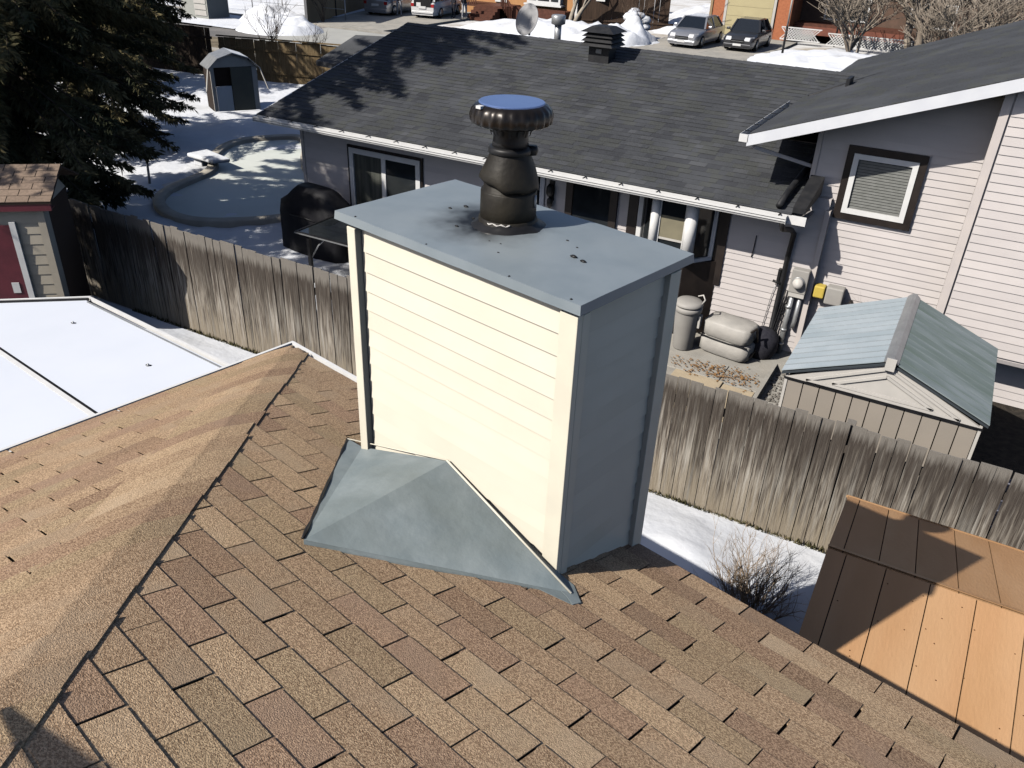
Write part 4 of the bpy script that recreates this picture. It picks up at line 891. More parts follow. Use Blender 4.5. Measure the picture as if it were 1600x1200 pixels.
# garden shed with grey sliding door
gs = thing('garden_shed', 'pale metal garden shed with one dark sliding door open beyond the pool', 'shed', (-19.42, 18.63, 0), R(60))
def loc(mb, nm, m, par, **k): return mb.build(nm, m, par, local=True, **k)
W2 = .74
loc(MB().box(-W2, W2, .05, .95, 0, 1.42), 'wall', under, gs)
loc(MB().box(-W2, -W2 + .12, 0, .05, 0, 1.42), 'door_jamb', offw, gs)
loc(MB().box(W2 - .16, W2, -.01, .05, 0, 1.42), 'door_jamb', offw, gs)
loc(MB().prism([(-W2, 0, 1.43), (W2, 0, 1.43), (W2 * .62, 0, 1.68), (0, 0, 1.84), (-W2 * .62, 0, 1.68)], (0, .05, 0)), 'gable_panel', offw, gs)
loc(MB().box(-W2 + .12, -.12, -.015, .04, 0, .85), 'door_snow_panel', snow, gs)
loc(MB().box(-.10, W2 - .16, -.03, .03, .05, 1.42), 'sliding_door', mat('shed_door', (.10, .11, .10), (.085, .095, .088), scale=3, rough=.6), gs)
for s_ in (-1, 1):
    loc(MB().prism([(0, -.12, 1.88), (s_ * W2 * .66, -.12, 1.72), (s_ * W2 * .66, 1.0, 1.72), (0, 1.0, 1.88)], (0, 0, -.03)), 'roof_sheet', greym if s_ < 0 else snow, gs)
    loc(MB().prism([(s_ * W2 * .66, -.12, 1.72), (s_ * (W2 + .08), -.12, 1.42), (s_ * (W2 + .08), 1.0, 1.42), (s_ * W2 * .66, 1.0, 1.72)], (0, 0, -.03)), 'roof_sheet', greym, gs)
    loc(MB().beam((s_ * (W2 + .08), -.1, 1.4), (s_ * (W2 + .25), -.3, .75), .03, .03), 'shed_prop', offw, gs)
# snow mound
# back fences
def board_fence(name, label, a, b, h, m, wd=.14, cap=True, shade=None):
    a, b = Vector(a), Vector(b); t = (b - a); ln_ = t.length; t.normalize(); f = thing(name, label, 'fence', a, math.atan2(t.y, t.x)); n = int(ln_ / wd)
    me = MB().box(.004, wd - .004, 0, .02, 0, h).mesh('board', m)
    for i in range(n): link('board', me, f, (i * wd, rb.uniform(-.004, .004), rb.uniform(-.02, .02)), (0, rb.uniform(-.01, .01), 0))
    for zc in (.4, h - .35): loc(MB().box(0, ln_, -.045, -.001, zc - .045, zc + .045), 'rail', m, f)
    if cap: loc(MB().box(-.05, ln_ + .05, -.06, .05, h + .03, h + .07), 'top_board', m, f)
    return f
board_fence('back_fence', 'tan board fence with top rail behind the pale garden shed', (-24.2, 22.5, 0), (-16.5, 24.6, 0), 1.55, fence_t, .25)
board_fence('back_fence', 'shaded brown board fence behind the spruce and pool', (-36, 21.8, 0), (-24.4, 22.4, 0), 1.85, mat('shaded_fence', (.04, .028, .02), (.025, .018, .013), scale=4, rough=.9, stretch=(5, 5, .4), rnd=.2), .25)  # near-black boards: the spruces' shade is painted into their colour
# grill under its cover
gr = thing('grill', 'barbecue under a black fabric cover beside the frozen pool', 'barbecue', (-8.75, 10.42, .02), R(-6))
gp = MB(); sec = [(0, .86, .36), (.35, .87, .37), (.78, .86, .36), (.98, .84, .34), (1.1, .66, .30), (1.26, .48, .24), (1.33, .40, .16)]
vs = []
for z, a, b in sec:
    for k in range(24):
        t = 2 * math.pi * k / 24; e = 5; cx, sx = math.cos(t), math.sin(t)
        q = (abs(cx) ** e + abs(sx) ** e) ** (-1 / e); w_ = 1 + .02 * math.sin(t * 7 + z * 9)
        vs.append((a * cx * q * w_ * 1.0, b * sx * q * w_, z))
gp.add(vs, [(i * 24 + k, i * 24 + (k + 1) % 24, (i + 1) * 24 + (k + 1) % 24, (i + 1) * 24 + k) for i in range(len(sec) - 1) for k in range(24)] + [tuple((len(sec) - 1) * 24 + k for k in range(24))], 0, True)
loc(gp, 'grill_cover', mat('black_cover', (.007, .007, .010), (.014, .014, .017), scale=6, rough=.6, bump=.5, bscale=5), gr)
loc(MB().tube([(-.4, -.372, .80), (0, -.385, .82), (.4, -.372, .80)], .012, 6), 'cover_strap', black, gr)
# patio table
tb = thing('patio_table', 'black framed glass patio table on the snow behind the fence', 'table', (-7.0, 9.6, .05))
TZ = .98
loc(MB().box(-1.03, 1.1, -.6, -.56, TZ - .05, TZ).box(-1.03, 1.1, .72, .76, TZ - .05, TZ).box(-1.03, -.99, -.56, .72, TZ - .05, TZ).box(1.06, 1.1, -.56, .72, TZ - .05, TZ), 'table_frame', black, tb)
loc(MB().box(-1.0, 1.07, -.57, .73, TZ - .025, TZ - .012), 'table_glass', glass, tb)
loc(MB().box(-1.03, 1.1, -.612, -.602, TZ - .035, TZ - .015), 'table_edge', greym, tb)
for x_, y_ in ((-.80, -.5), (.9, -.5), (-.80, .62), (.9, .62)): loc(MB().box(x_ - .03, x_ + .03, y_ - .03, y_ + .03, 0, TZ - .05), 'leg', black, tb)
loc(MB().tube([(-.78, -.48, .5), (-.62, -.46, .75), (-.45, -.42, TZ - .06)], .014, 6), 'brace', greym, tb)
# bin
bn = thing('rubbish_bin', 'grey plastic rubbish bin with lid beside the neighbour wall', 'bin', (-1.16, 10.55, .012))
loc(MB().lathe([(.155, 0), (.165, .02), (.205, .66), (.215, .70)], 28), 'bin_body', grey_p, bn)
loc(MB().lathe([(.205, .66), (.222, .67), (.222, .735), (.21, .745)], 28), 'bin_rim', grey_p, bn)
loc(MB().lathe([(.226, .775), (.226, .80), (.19, .835), (.06, .85), (0, .85)], 28, cap=False), 'bin_lid', grey_p, bn)
loc(MB().tube([(.20, 0, .80), (.25, 0, .90), (.20, .03, .96), (.12, .04, .92)], .014, 6), 'lid_handle', offw, bn)
loc(MB().box(.20, .235, -.06, .06, .42, .62), 'bin_handle', offw, bn)
# wrapped bundle
tw = thing('covered_bundle', 'two grey tarp wrapped bundles tied together by the siding wall', 'bundle', (-.48, 10.75, .012), R(-9))
def cushion(z0, z1, sx, sy, seed):
    mb = MB(); vs = []; sec = [(z0, .90), (z0 + .03, 1), (z1 - .03, 1), (z1, .88)]
    for z, k_ in sec:
        for k in range(28):
            t = 2 * math.pi * k / 28; e = 7; c_, s_ = math.cos(t), math.sin(t); q = (abs(c_) ** e + abs(s_) ** e) ** (-1 / e)
            w_ = 1 + .03 * nz(c_ * 2 + seed, s_ * 2 + z * 6, 2)
            vs.append((sx * c_ * q * k_ * w_, sy * s_ * q * k_ * w_, z + .012 * nz(c_ * 3, s_ * 3 + seed, 2)))
    mb.add(vs, [(i * 28 + k, i * 28 + (k + 1) % 28, (i + 1) * 28 + (k + 1) % 28, (i + 1) * 28 + k) for i in range(3) for k in range(28)] + [tuple(3 * 28 + k for k in range(28))], 0, True)
    return mb
loc(cushion(.02, .30, .42, .24, 1), 'tarp_bale', tarp, tw); loc(cushion(.31, .58, .40, .25, 5), 'tarp_bale', tarp, tw)
loc(MB().tube([(-.43, -.245, .305), (-.2, -.26, .30), (.1, -.258, .296), (.42, -.25, .31)], .012, 6), 'cord', black, tw)
loc(MB().tube([(.43, -.24, .6), (.46, -.1, .62), (.44, .15, .2), (.43, -.1, .1)], .02, 5), 'loose_end', dbrown, tw)
solo(MB().lathe([(.20, 0), (.26, .15), (.25, .36), (.12, .46), (.0, .48)], 18, (.0, 11.0, .012), cap=False), 'dark_sack', cloth_d, 'dark round sack slumped beside the tarp bundles', 'sack', (.0, 11.0, .012))
# paving slabs, planter with stones
for i, (x0_, x1_, y0_, y1_) in enumerate(((-.98, -.22, 8.62, 9.72), (-.20, .28, 8.62, 9.66), (-1.45, -.30, 9.76, 10.30), (-.28, .30, 9.72, 10.2))):
    struct(MB().box(x0_, x1_, y0_, y1_, .0, .045 if i < 2 else .03).build('paving_slab', slabm if i < 2 else concrete, bevel=.008))
pl = thing('planter', 'sunken stone bed framed by concrete beside the metal shed', 'planter', (.62, 9.6, 0))
MB().box(.32, .38, 8.6, 10.6, 0, .16).box(.86, .92, 8.6, 10.6, 0, .14).box(.38, .86, 10.54, 10.6, 0, .16).build('planter_edge', concrete, pl)
stn = MB()
for i in range(260):
    x_, y_, r_ = rb.uniform(.40, .84), rb.uniform(8.65, 10.5), rb.uniform(.012, .03)
    stn.lathe([(r_ * .6, 0), (r_, r_ * .5), (r_ * .5, r_)], 6, (x_, y_, .012))
stn.build('gravel', stonem, pl, kind='stuff')
lv = MB()
for i in range(420):
    t = rb.random(); x_ = rb.gauss(-.35, .4); y_ = rb.gauss(9.95, .13) 
    if x_ > .28: continue
    a = rb.uniform(0, 6.28); r_ = rb.uniform(.012, .028); p = Vector((x_, y_, .05)); lv.add([p + Vector((math.cos(a) * r_, math.sin(a) * r_, rb.uniform(0, .012))), p + Vector((math.cos(a + 2) * r_, math.sin(a + 2) * r_, 0)), p + Vector((math.cos(a + 4.2) * r_, math.sin(a + 4.2) * r_, rb.uniform(0, .015)))], [(0, 1, 2)])
o = lv.build('fallen_leaves', leafm); o['kind'] = 'stuff'
# dry stalks by the gas meter
def stalks(name, label, c, n, h, spread, m, seed, depth=2, r0=.006, cat='shrub', group=None):
    rr = random.Random(seed); mb = MB()
    def grow(p, d, L0, r, dep):
        pts = [p]; q = p.copy(); dd = d.copy()
        for i in range(4):
            dd = (dd + Vector((rr.uniform(-.22, .22), rr.uniform(-.22, .22), rr.uniform(-.05, .12)))).normalized(); q = q + dd * L0 / 4; pts.append(q.copy())
        mb.tube(pts, [r * (1 - .6 * i / 4) for i in range(5)], 4, cap=False)
        if dep > 0:
            for k in range(rr.choice((2, 3, 3))):
                b = pts[rr.choice((2, 3, 4))]; e = (dd + Vector((rr.uniform(-.7, .7), rr.uniform(-.7, .7), rr.uniform(-.1, .5)))).normalized()
                grow(b, e, L0 * rr.uniform(.45, .7), r * .55, dep - 1)
    c = Vector(c)
    for i in range(n):
        a = rr.uniform(0, 6.28); s_ = rr.uniform(0, spread); grow(c + Vector((math.cos(a) * s_ * .3, math.sin(a) * s_ * .3, 0)), Vector((math.cos(a) * s_, math.sin(a) * s_, 1)).normalized(), h * rr.uniform(.6, 1), r0, depth)
    return solo(mb, name, m, label, cat, tuple(c), group)
stalks('dry_stalks', 'bleached dry flower stalks against the siding by the gas meter', (1.15, 11.1, .02), 16, .75, .35, twigl, 4, 2, .006, 'plant')
stalks('bare_bush', 'leafless brown bush in the snow between eave and plywood shed', (1.46, 5.0, .12), 70, .52, .75, mat('tan_twig', (.44, .335, .24), (.30, .225, .16), scale=8, rough=.9), 8, 3, .0075)
# blue grey tubs in the shade right of the metal shed
for i, (x_, y_, s_, lb) in enumerate(((3.35, 7.55, 1.0, 'blue grey tub lying nearest the fence beside the metal shed'), (3.5, 8.1, 1.15, 'dark blue grey barrel standing behind the tub in shade'), (3.95, 7.8, 1.25, 'pale blue grey tarp covered crate right of the tubs'))):
    if i < 2:
        o = thing('tub', lb, 'tub', (x_, y_, .01)); 
        loc(MB().lathe([(.16 * s_, 0), (.2 * s_, .45 * s_), (.215 * s_, .46 * s_), (.215 * s_, .50 * s_), (.195 * s_, .50 * s_), (.17 * s_, .1)], 24, cap=False), 'tub_body', bluegrey, o)
        loc(MB().tube([(-.2 * s_, 0, .45 * s_), (-.12 * s_, -.12, .62 * s_), (.1 * s_, -.12, .62 * s_), (.2 * s_, 0, .45 * s_)], .012, 6), 'tub_handle', bluegrey, o)
    else: solo(MB().box(x_ - .35, x_ + .5, y_ - .3, y_ + .45, .01, .62), 'covered_crate', bluegrey, lb, 'crate', (x_, y_, .01), bevel=.04)

# ================================================================== SMALL BEIGE SHED with maroon door, far left
bs = thing('beige_shed', 'small beige sided shed with maroon door and tan shingle roof at left', 'shed', (-8.95, 5.25, 0), R(40))
# local axes: x along the eave (right end at 0, running to -x), y into the shed, z up
BW, BH = 2.4, 2.20
loc(MB().box(-BW, -.16, .08, 1.25, 0, BH + .0), 'wall', under, bs)
zz = .0; 
while zz < BH:
    loc(MB().hexa([(-BW, .062, zz), (-.24, .062, zz), (-.24, .079, zz), (-BW, .079, zz)], [(-BW, .072, zz + .158), (-.24, .072, zz + .158), (-.24, .079, zz + .158), (-BW, .079, zz + .158)]), 'siding_plank', beige, bs); zz += .155
loc(MB().box(-.24, -.14, .045, .26, 0, BH), 'corner_trim', beige, bs)
loc(MB().box(-1.42, -.62, .030, .06, .05, 2.0), 'door', maroon, bs)
loc(MB().box(-.62, -.54, .025, .06, .02, 2.05), 'door_trim', white, bs); loc(MB().box(-1.5, -1.42, .025, .06, .02, 2.05), 'door_trim', white, bs)
loc(MB().box(-.80, -.70, .018, .029, .98, 1.14), 'door_plate', white, bs)
loc(MB().box(-BW - .1, .0, -.02, .02, BH + .02, BH + .15), 'fascia', maroon, bs)
loc(MB().box(-BW - .1, -.02, .02, .2, BH + .02, BH + .03), 'soffit', maroon, bs)
bsl = .44
loc(MB().prism([(-BW - .12, -.03, BH + .15), (.02, -.03, BH + .15), (.02, .70, BH + .15 + .73 * bsl), (-BW - .12, .70, BH + .15 + .73 * bsl)], (0, 0, -.03)).prism([(-BW - .12, 1.43, BH + .15), (.02, 1.43, BH + .15), (.02, .70, BH + .15 + .73 * bsl), (-BW - .12, .70, BH + .15 + .73 * bsl)], (0, 0, -.03)), 'shed_roof', under, bs)
tanroof = mat('shed_shingle', (.29, .215, .165), (.22, .165, .125), scale=30, rough=.95, rnd=.07)
for c in range(6):
    x_ = .02 + (.14 if c % 2 else 0)
    while x_ > -BW - .1:
        a, b = max(x_ - .29, -BW - .12), min(x_, .025); ya, yb = -.035 + c * .122, -.035 + (c + 1) * .122 + .02
        if b - a > .03:
            zq = lambda y: BH + .152 + (y + .03) * bsl
            loc(MB().hexa([(a + .004, ya, zq(ya) + .006), (b - .004, ya, zq(ya) + .006), (b - .004, yb, zq(yb) + .001), (a + .004, yb, zq(yb) + .001)], [(a + .004, ya, zq(ya) + .015), (b - .004, ya, zq(ya) + .015), (b - .004, yb, zq(yb) + .006), (a + .004, yb, zq(yb) + .006)]), 'shingle', tanroof, bs)
        x_ -= .293
loc(MB().prism([(-.16, .2, BH), (-.16, 1.25, BH), (-.16, .70, BH + .15 + .7 * bsl)], (-.03, 0, 0)), 'gable', beige, bs)

# ================================================================== SPRUCES
def spruce(name, label, loc_, H, Rb, seed, zmin=1.2, dens=1.0):
    rr = random.Random(seed); t = thing(name, label, 'tree', loc_); tr = MB(); f = MB()
    tr.tube([(0, 0, -.1), (.03, .02, H * .4), (.0, .04, H * .75), (0, 0, H)], [.24, .17, .08, .015], 10)
    loc(tr, 'trunk', bark, t); br = MB()
    z = zmin
    V = f.v; F = f.f
    while z < H - .2:
        k = 1 - z / H; rad = Rb * (k ** .46) * (.42 + .58 * min(1, (z - zmin + .3) / 2.6)) * (1 + .32 * min(1, max(0, (z - 5) / 2.5)))
        nb = 7 if k > .3 else 5
        for b in range(nb):
            a = rr.uniform(0, 6.283); Lb = rad * rr.choice((.45, .7, .85, .95, 1.0, 1.08)) * rr.uniform(.9, 1.08) + .15; zb = z + rr.uniform(-.2, .2)
            d = Vector((math.cos(a), math.sin(a), 0)); sd = Vector((-d.y, d.x, 0)); droop = .16 + .34 * k; pts = []
            for i in range(7):
                s_ = i / 6; pts.append(d * (Lb * s_) + Vector((0, 0, zb - droop * Lb * s_ ** 1.2 + .22 * Lb * max(0, s_ - .6) ** 1.5)) + sd * .05 * Lb * math.sin(s_ * 3 + a))
            br.tube(pts, [.022 * (1 - .8 * i / 6) * (.5 + k) for i in range(7)], 4, cap=False)
            m_ = int((34 + 84 * Lb) * dens)
            for q in range(m_):
                s_ = .12 + .88 * (rr.random() ** .7); i = min(5, int(s_ * 6)); p = pts[i].lerp(pts[i + 1], s_ * 6 - i) + Vector((rr.gauss(0, .05), rr.gauss(0, .05), -abs(rr.gauss(0, .10)) * (1.3 - s_)))
                side = rr.choice((-1, 1)); out = (sd * side * rr.uniform(.5, 1) + d * rr.uniform(.3, .9) + Vector((0, 0, rr.uniform(-1.3, .15)))).normalized()
                ln_ = rr.uniform(.10, .30) * (.6 + .6 * (1 - s_)) + .04
                # a spray: central twig with needle-thick side fingers
                for g in range(3):
                    e = (out + Vector((rr.uniform(-.45, .45), rr.uniform(-.45, .45), rr.uniform(-.45, .25)))).normalized(); wv_ = e.cross(Vector((rr.uniform(-1, 1), rr.uniform(-1, 1), rr.uniform(-.3, 1)))); 
                    if wv_.length < 1e-3: continue
                    wv_ = wv_.normalized() * rr.uniform(.009, .024); l2 = ln_ * rr.uniform(.6, 1.1); n0 = len(V)
                    V += [p, p + e * l2 * .45 + wv_, p + e * l2 + Vector((0, 0, -.05 * l2)), p + e * l2 * .5 - wv_]; F.append([n0, n0 + 1, n0 + 2, n0 + 3]); f.m.append(0); f.sm.append(False)
        z += rr.uniform(.16, .27) * (1 + .4 * (1 - k))
    loc(br, 'branches', bark, t); loc(f, 'crown', foliage, t)
    return t
spruce('spruce_tree', 'tall dark spruce with drooping olive branches just behind the fence', (-14.5, 8.2, 0), 18.0, 3.3, 31, 1.2, 1.2)
spruce('spruce_tree', 'dark spruce standing behind the fence spruce near the brown fence', (-19.2, 13.2, 0), 14.0, 3.2, 37, .5, .9)
spruce('spruce_tree', 'spruce standing farther back between pale garden shed and dark fence', (-25.5, 18.6, 0), 12.0, 2.9, 43, .3, .6)
spruce('spruce_tree', 'farthest spruce on the left shading the dark brown fence', (-31.0, 16.5, 0), 13.0, 3.6, 47, .4, .5)
spruce('spruce_tree', 'spruce on the near side of the fence just beyond the left edge', (-14.0, 2.9, 0), 10.5, 3.2, 41, 1.2, .6)

# ================================================================== BARE TREES AND SHRUBS ACROSS THE STREET
def bare_tree(name, label, loc_, H, seed, m=twigl, lean=(0, 0), stems=1, r0=.16, spread=.55, deep=4, group=None, first=.17):
    rr = random.Random(seed); t = thing(name, label, 'tree', loc_, 0, group); tr = MB(); cr_ = MB()
    def grow(p, d, L0, r, dep, mb):
        pts = [p]; q = p.copy(); dd = d.copy(); n_ = 4
        for i in range(n_):
            dd = (dd + Vector((rr.uniform(-.18, .18), rr.uniform(-.18, .18), rr.uniform(-.02, .10)))).normalized(); q = q + dd * L0 / n_; pts.append(q.copy())
        mb.tube(pts, [max(.013, r * (1 - .42 * i / n_)) for i in range(n_ + 1)], 6 if dep > 2 else 4, cap=False)
        if dep > 0:
            for k in range(rr.choice((2, 3, 3, 4) if dep < deep else (3, 4))):
                b = pts[rr.choice((2, 3, 4, 4))]; e = (dd + Vector((rr.uniform(-1, 1) * spread * 1.5, rr.uniform(-1, 1) * spread * 1.5, rr.uniform(-.25, .45)))).normalized()
                grow(b, e, L0 * rr.uniform(.62, .98), r * rr.uniform(.42, .6), dep - 1, cr_)
    for s_ in range(stems):
        a = rr.uniform(0, 6.28); k = .0 if stems == 1 else .28
        grow(Vector((k * math.cos(a), k * math.sin(a), 0)), Vector((lean[0] + k * math.cos(a) * 1.2, lean[1] + k * math.sin(a) * 1.2, 1)).normalized(), H * first, r0, deep, tr)
    loc(tr, 'trunk', m, t); loc(cr_, 'crown', m, t)
    return t
bare_tree('bare_tree', 'thick stemmed leafless tree nearest the dark roof at upper right', (-2.1, 50.5, 0), 9.0, 51, stems=4, r0=.24, spread=.6, first=.22)
bare_tree('bare_tree', 'leaning leafless tree in front of the white lattice', (-4.6, 47.0, 0), 8.0, 53, stems=4, r0=.10, lean=(-.15, 0), spread=.7)
bare_tree('bare_tree', 'slender leafless tree behind the lamp posts', (-5.6, 49.5, 0), 8.0, 57, stems=3, r0=.10, spread=.75)
bare_tree('bare_tree', 'wide leafless tree arching over the far roof edge', (.8, 49.0, 0), 9, 59, stems=6, r0=.13, lean=(.35, 0), spread=.75)
bare_tree('bare_tree', 'leafless tree at the far right edge of the view', (5.0, 54.0, 0), 9, 63, stems=5, r0=.14, spread=.75)
bare_tree('bare_tree', 'small bushy leafless tree between thick stemmed and arching trees', (-.6, 46.5, 0), 7, 69, stems=6, r0=.07, lean=(.2, 0), spread=.75)
bare_tree('bare_tree', 'pale forked tree trunk in front of the dark hedge fence', (-22.0, 48.6, 0), 8.0, 67, stems=2, r0=.16, spread=.4, deep=4, first=.3, m=mat('pale_bark', (.42, .37, .30), (.30, .26, .21), scale=5, rough=.9))
stalks('bare_shrub', 'leafless shrub with dark twigs on the near side of the street snow', (-25.3, 26.3, .03), 11, 1.7, .5, twig, 71, 3, .02)
stalks('bare_shrub', 'smaller leafless shrub beside the addition roof', (-22.6, 26.0, .03), 9, 1.3, .5, twig, 73, 3, .018)
stalks('bare_shrub', 'leafless shrub in the snow near the tan wall', (-33.0, 38.6, .1), 9, 1.9, .45, twig, 75, 3, .02)
stalks('snowy_bush', 'snow laden bush beside the silver car', (-16.6, 46.4, .3), 22, 1.2, .6, twig, 77, 2, .02)
cl = MB()
for i in range(16):
    cl.lathe([(.0, 0), (.3, .1), (.36, .28), (.22, .45), (0, .5)], 10, (-16.6 + rb.uniform(-.55, .55), 46.4 + rb.uniform(-.4, .4), rb.uniform(.4, 1.15)), cap=False)
o = cl.build('snow_clumps', snow); o['kind'] = 'stuff'
bank('dead_patch', -6.9, 44.9, .9, .7, .55, dirt, 15, 12)

# ================================================================== HOUSES ACROSS THE STREET
def far_window(x0, x1, y, z0, z1, par, fr=white, t=.09):
    f_ = wframe('window', x0, x1, y - .002, z0, z1, t, .06, fr, par); MB().box(x0 + t, x1 - t, y - .04, y - .002, z0 + t, z1 - t).build('pane', glass, f_)
    return f_
# 1: brick house with yellow garage door
h1 = thing('brick_house', 'orange brick house with pale yellow garage door across the street', 'house', (-11.5, 52, 0))
MB().box(-14.1, -9.3, 52.0, 62, 0, 3.6).build('wall', brick, h1)
MB().box(-9.3, 3.0, 54.6, 62, 0, 3.4).build('wall', mat('dim_siding', (.16, .10, .075), (.12, .08, .06), scale=3, rough=.9), h1)
gd = MB().box(-13.1, -10.35, 51.93, 51.995, .12, 2.25).build('garage_door', yellowd, h1)
for k in range(4): MB().box(-13.08, -10.37, 51.918, 51.929, .15 + k * .53, .15 + k * .53 + .505).build('door_panel', yellowd, gd)
MB().box(-13.25, -13.1, 51.9, 51.99, .1, 2.4).box(-10.35, -10.2, 51.9, 51.99, .1, 2.4).box(-13.25, -10.2, 51.9, 51.99, 2.25, 2.42).build('door_trim', offw, h1)
MB().box(-14.15, -14.0, 51.94, 51.995, 0, 3.4).build('corner_trim', tanw, h1)
MB().prism([(-14.8, 51.3, 3.4), (-8.6, 51.3, 3.4), (-8.6, 57, 5.2), (-14.8, 57, 5.2)], (0, 0, -.15)).build('roof', NSH[1], h1)
MB().prism([(-9.3, 53.9, 3.3), (3.6, 53.9, 3.3), (3.6, 58, 4.8), (-9.3, 58, 4.8)], (0, 0, -.15)).build('roof', NSH[1], h1)
far_window(-7.9, -5.4, 54.6, 1.2, 2.5, h1); far_window(-3.2, -.8, 54.6, 1.2, 2.5, h1)
MB().box(-9.2, -3.0, 53.0, 54.58, .9, 1.05).build('deck', deckb, h1)
MB().box(-9.2, -3.0, 52.95, 53.0, .45, .9).build('deck_skirt', mat('red_boards', (.24, .09, .06), (.18, .07, .05), scale=5, rough=.8), h1)
lat = MB(); 
for (lx0, lx1, ly, z0, z1) in ((-9.6, -7.9, 51.6, .25, .85), (-6.9, -2.0, 51.4, .2, .75)):
    st_ = .16; x_ = lx0
    while x_ < lx1:
        lat.beam((x_, ly, z0), (x_ + (z1 - z0), ly, z1), .045, .02, up=(0, 1, 0)); lat.beam((x_ + (z1 - z0), ly + .02, z0), (x_, ly + .02, z1), .045, .02, up=(0, 1, 0)); x_ += st_
    lat.beam((lx0, ly, z1 + .03), (lx1 + .6, ly, z1 + .03), .06, .05, up=(0, 1, 0)); lat.beam((lx0, ly, z0 - .02), (lx1 + .6, ly, z0 - .02), .06, .05, up=(0, 1, 0))
solo(lat, 'lattice', white, 'low white lattice skirting in front of the far red deck', 'lattice', (-6, 51.5, .2))
# 2: orange stucco house with red-brown porch
h2 = thing('stucco_house', 'orange stucco house with red brown porch and white bay window across the street', 'house', (-24.5, 50, 0))
MB().box(-30.5, -22.2, 50.2, 60, 0, 3.6).build('wall', orange, h2)
MB().prism([(-31, 49.5, 3.5), (-21.6, 49.5, 3.5), (-21.6, 55, 5.2), (-31, 55, 5.2)], (0, 0, -.15)).build('roof', NSH[2], h2)
bw = MB().box(-25.6, -23.2, 49.75, 50.19, 1.05, 2.6).build('bay_window', white, h2)
for x0_, x1_ in ((-25.45, -24.95), (-24.8, -24.0), (-23.85, -23.35)): MB().box(x0_, x1_, 49.72, 49.748, 1.25, 2.45).build('pane', glass, bw)
MB().box(-25.75, -23.05, 49.6, 50.19, .95, 1.05).build('window_sill', white, bw)
MB().box(-28.2, -27.3, 50.12, 50.19, .9, 2.9).build('front_door', white, h2)
pr = MB().box(-29.6, -26.3, 48.2, 50.19, .7, .82).build('porch_deck', deckb, h2)
for k in range(4): MB().box(-28.5, -26.7, 48.2 - .3 * (k + 1), 48.2 - .3 * k - .004, 0, .70 - .17 * k).build('porch_step', deckb, pr)
for xa, xb in ((-29.6, -28.55), (-26.65, -26.3)):
    MB().beam((xa, 48.25, 1.72), (xb, 48.25, 1.72), .09, .06).build('railing', deckb, pr)
    x_ = xa
    while x_ <= xb + .01: MB().box(x_ - .03, x_ + .03, 48.23, 48.28, .82, 1.70).build('baluster', deckb, pr); x_ += .15
MB().beam((-26.55, 48.2, 1.72), (-25.2, 47.2, .9), .08, .06).build('stair_rail', deckb, pr)
for k in range(7):
    t = k / 6; MB().beam((-26.5 + 1.2 * t, 48.15 - .9 * t, .75 - .7 * t), (-26.5 + 1.2 * t, 48.15 - .9 * t, 1.70 - .8 * t), .05, .05).build('baluster', deckb, pr)
MB().box(-26.2, -22.5, 49.0, 50.18, 0, .75).build('planter_wall', deckb, h2)
MB().box(-26.3, -22.4, 48.9, 49.0, .0, .85).build('planter_wall', deckb, h2)
MB().box(-22.25, -22.1, 50.0, 50.18, 0, 3.4).build('corner_trim', white, h2)
MB().box(-21.9, -20.6, 51.0, 51.1, .3, 3.2).build('dark_panel', cloth_d, h2)
solo(MB().lathe([(.18, 0), (.22, .1), (.12, .14), (.12, .25), (.2, .3), (.0, .5)], 14, (-28.6, 48.0, .0), cap=False), 'porch_lamp', offw, 'pale round ornament beside the red brown porch', 'ornament', (-28.6, 48, 0))
# 3: dark hedge-like brown board fence between the two
board_fence('tall_fence', 'tall dark brown board fence between the stucco and brick houses', (-21.6, 49.6, 0), (-16.2, 51.6, 0), 3.2, darkw, .32, cap=False)
solo(MB().box(-21.2, -20.2, 49.9, 49.95, 1.5, 2.5), 'white_board', white, 'white board with fringed lower edge hanging on the dark fence', 'board', (-20.7, 49.92, 1.5))
# 4: tan garage wall on the left
h3 = thing('tan_house', 'tan stucco house wall with dark doors at upper left across the street', 'house', (-36, 44, 0))
MB().prism([(-33.3, 37.4, 0), (-37.6, 50.2, 0), (-47, 59, 0), (-41.0, 47.2, 0)], (0, 0, 3.8)).build('wall', tanw, h3)
MB().prism([(-32.8, 36.8, 3.8), (-37.0, 50.9, 3.8), (-47, 60, 3.8), (-41.6, 47, 3.8)], (0, 0, .25)).build('roof', NSH[1], h3)
q0, q1 = Vector((-33.3, 37.4, 0)), Vector((-37.6, 50.2, 0)); t_ = (q1 - q0).normalized(); o_ = Vector((t_.y, -t_.x, 0))
MB().beam(q0 + o_ * .03 + t_ * .05, q0 + o_ * .03 + t_ * .05 + Vector((0, 0, 3.7)), .14, .08).build('corner_trim', offw, h3)
MB().beam(q0 + o_ * .03 + t_ * 4.6, q0 + o_ * .03 + t_ * 4.6 + Vector((0, 0, 3.7)), .08, .05).build('wall_joint', dbrown, h3)
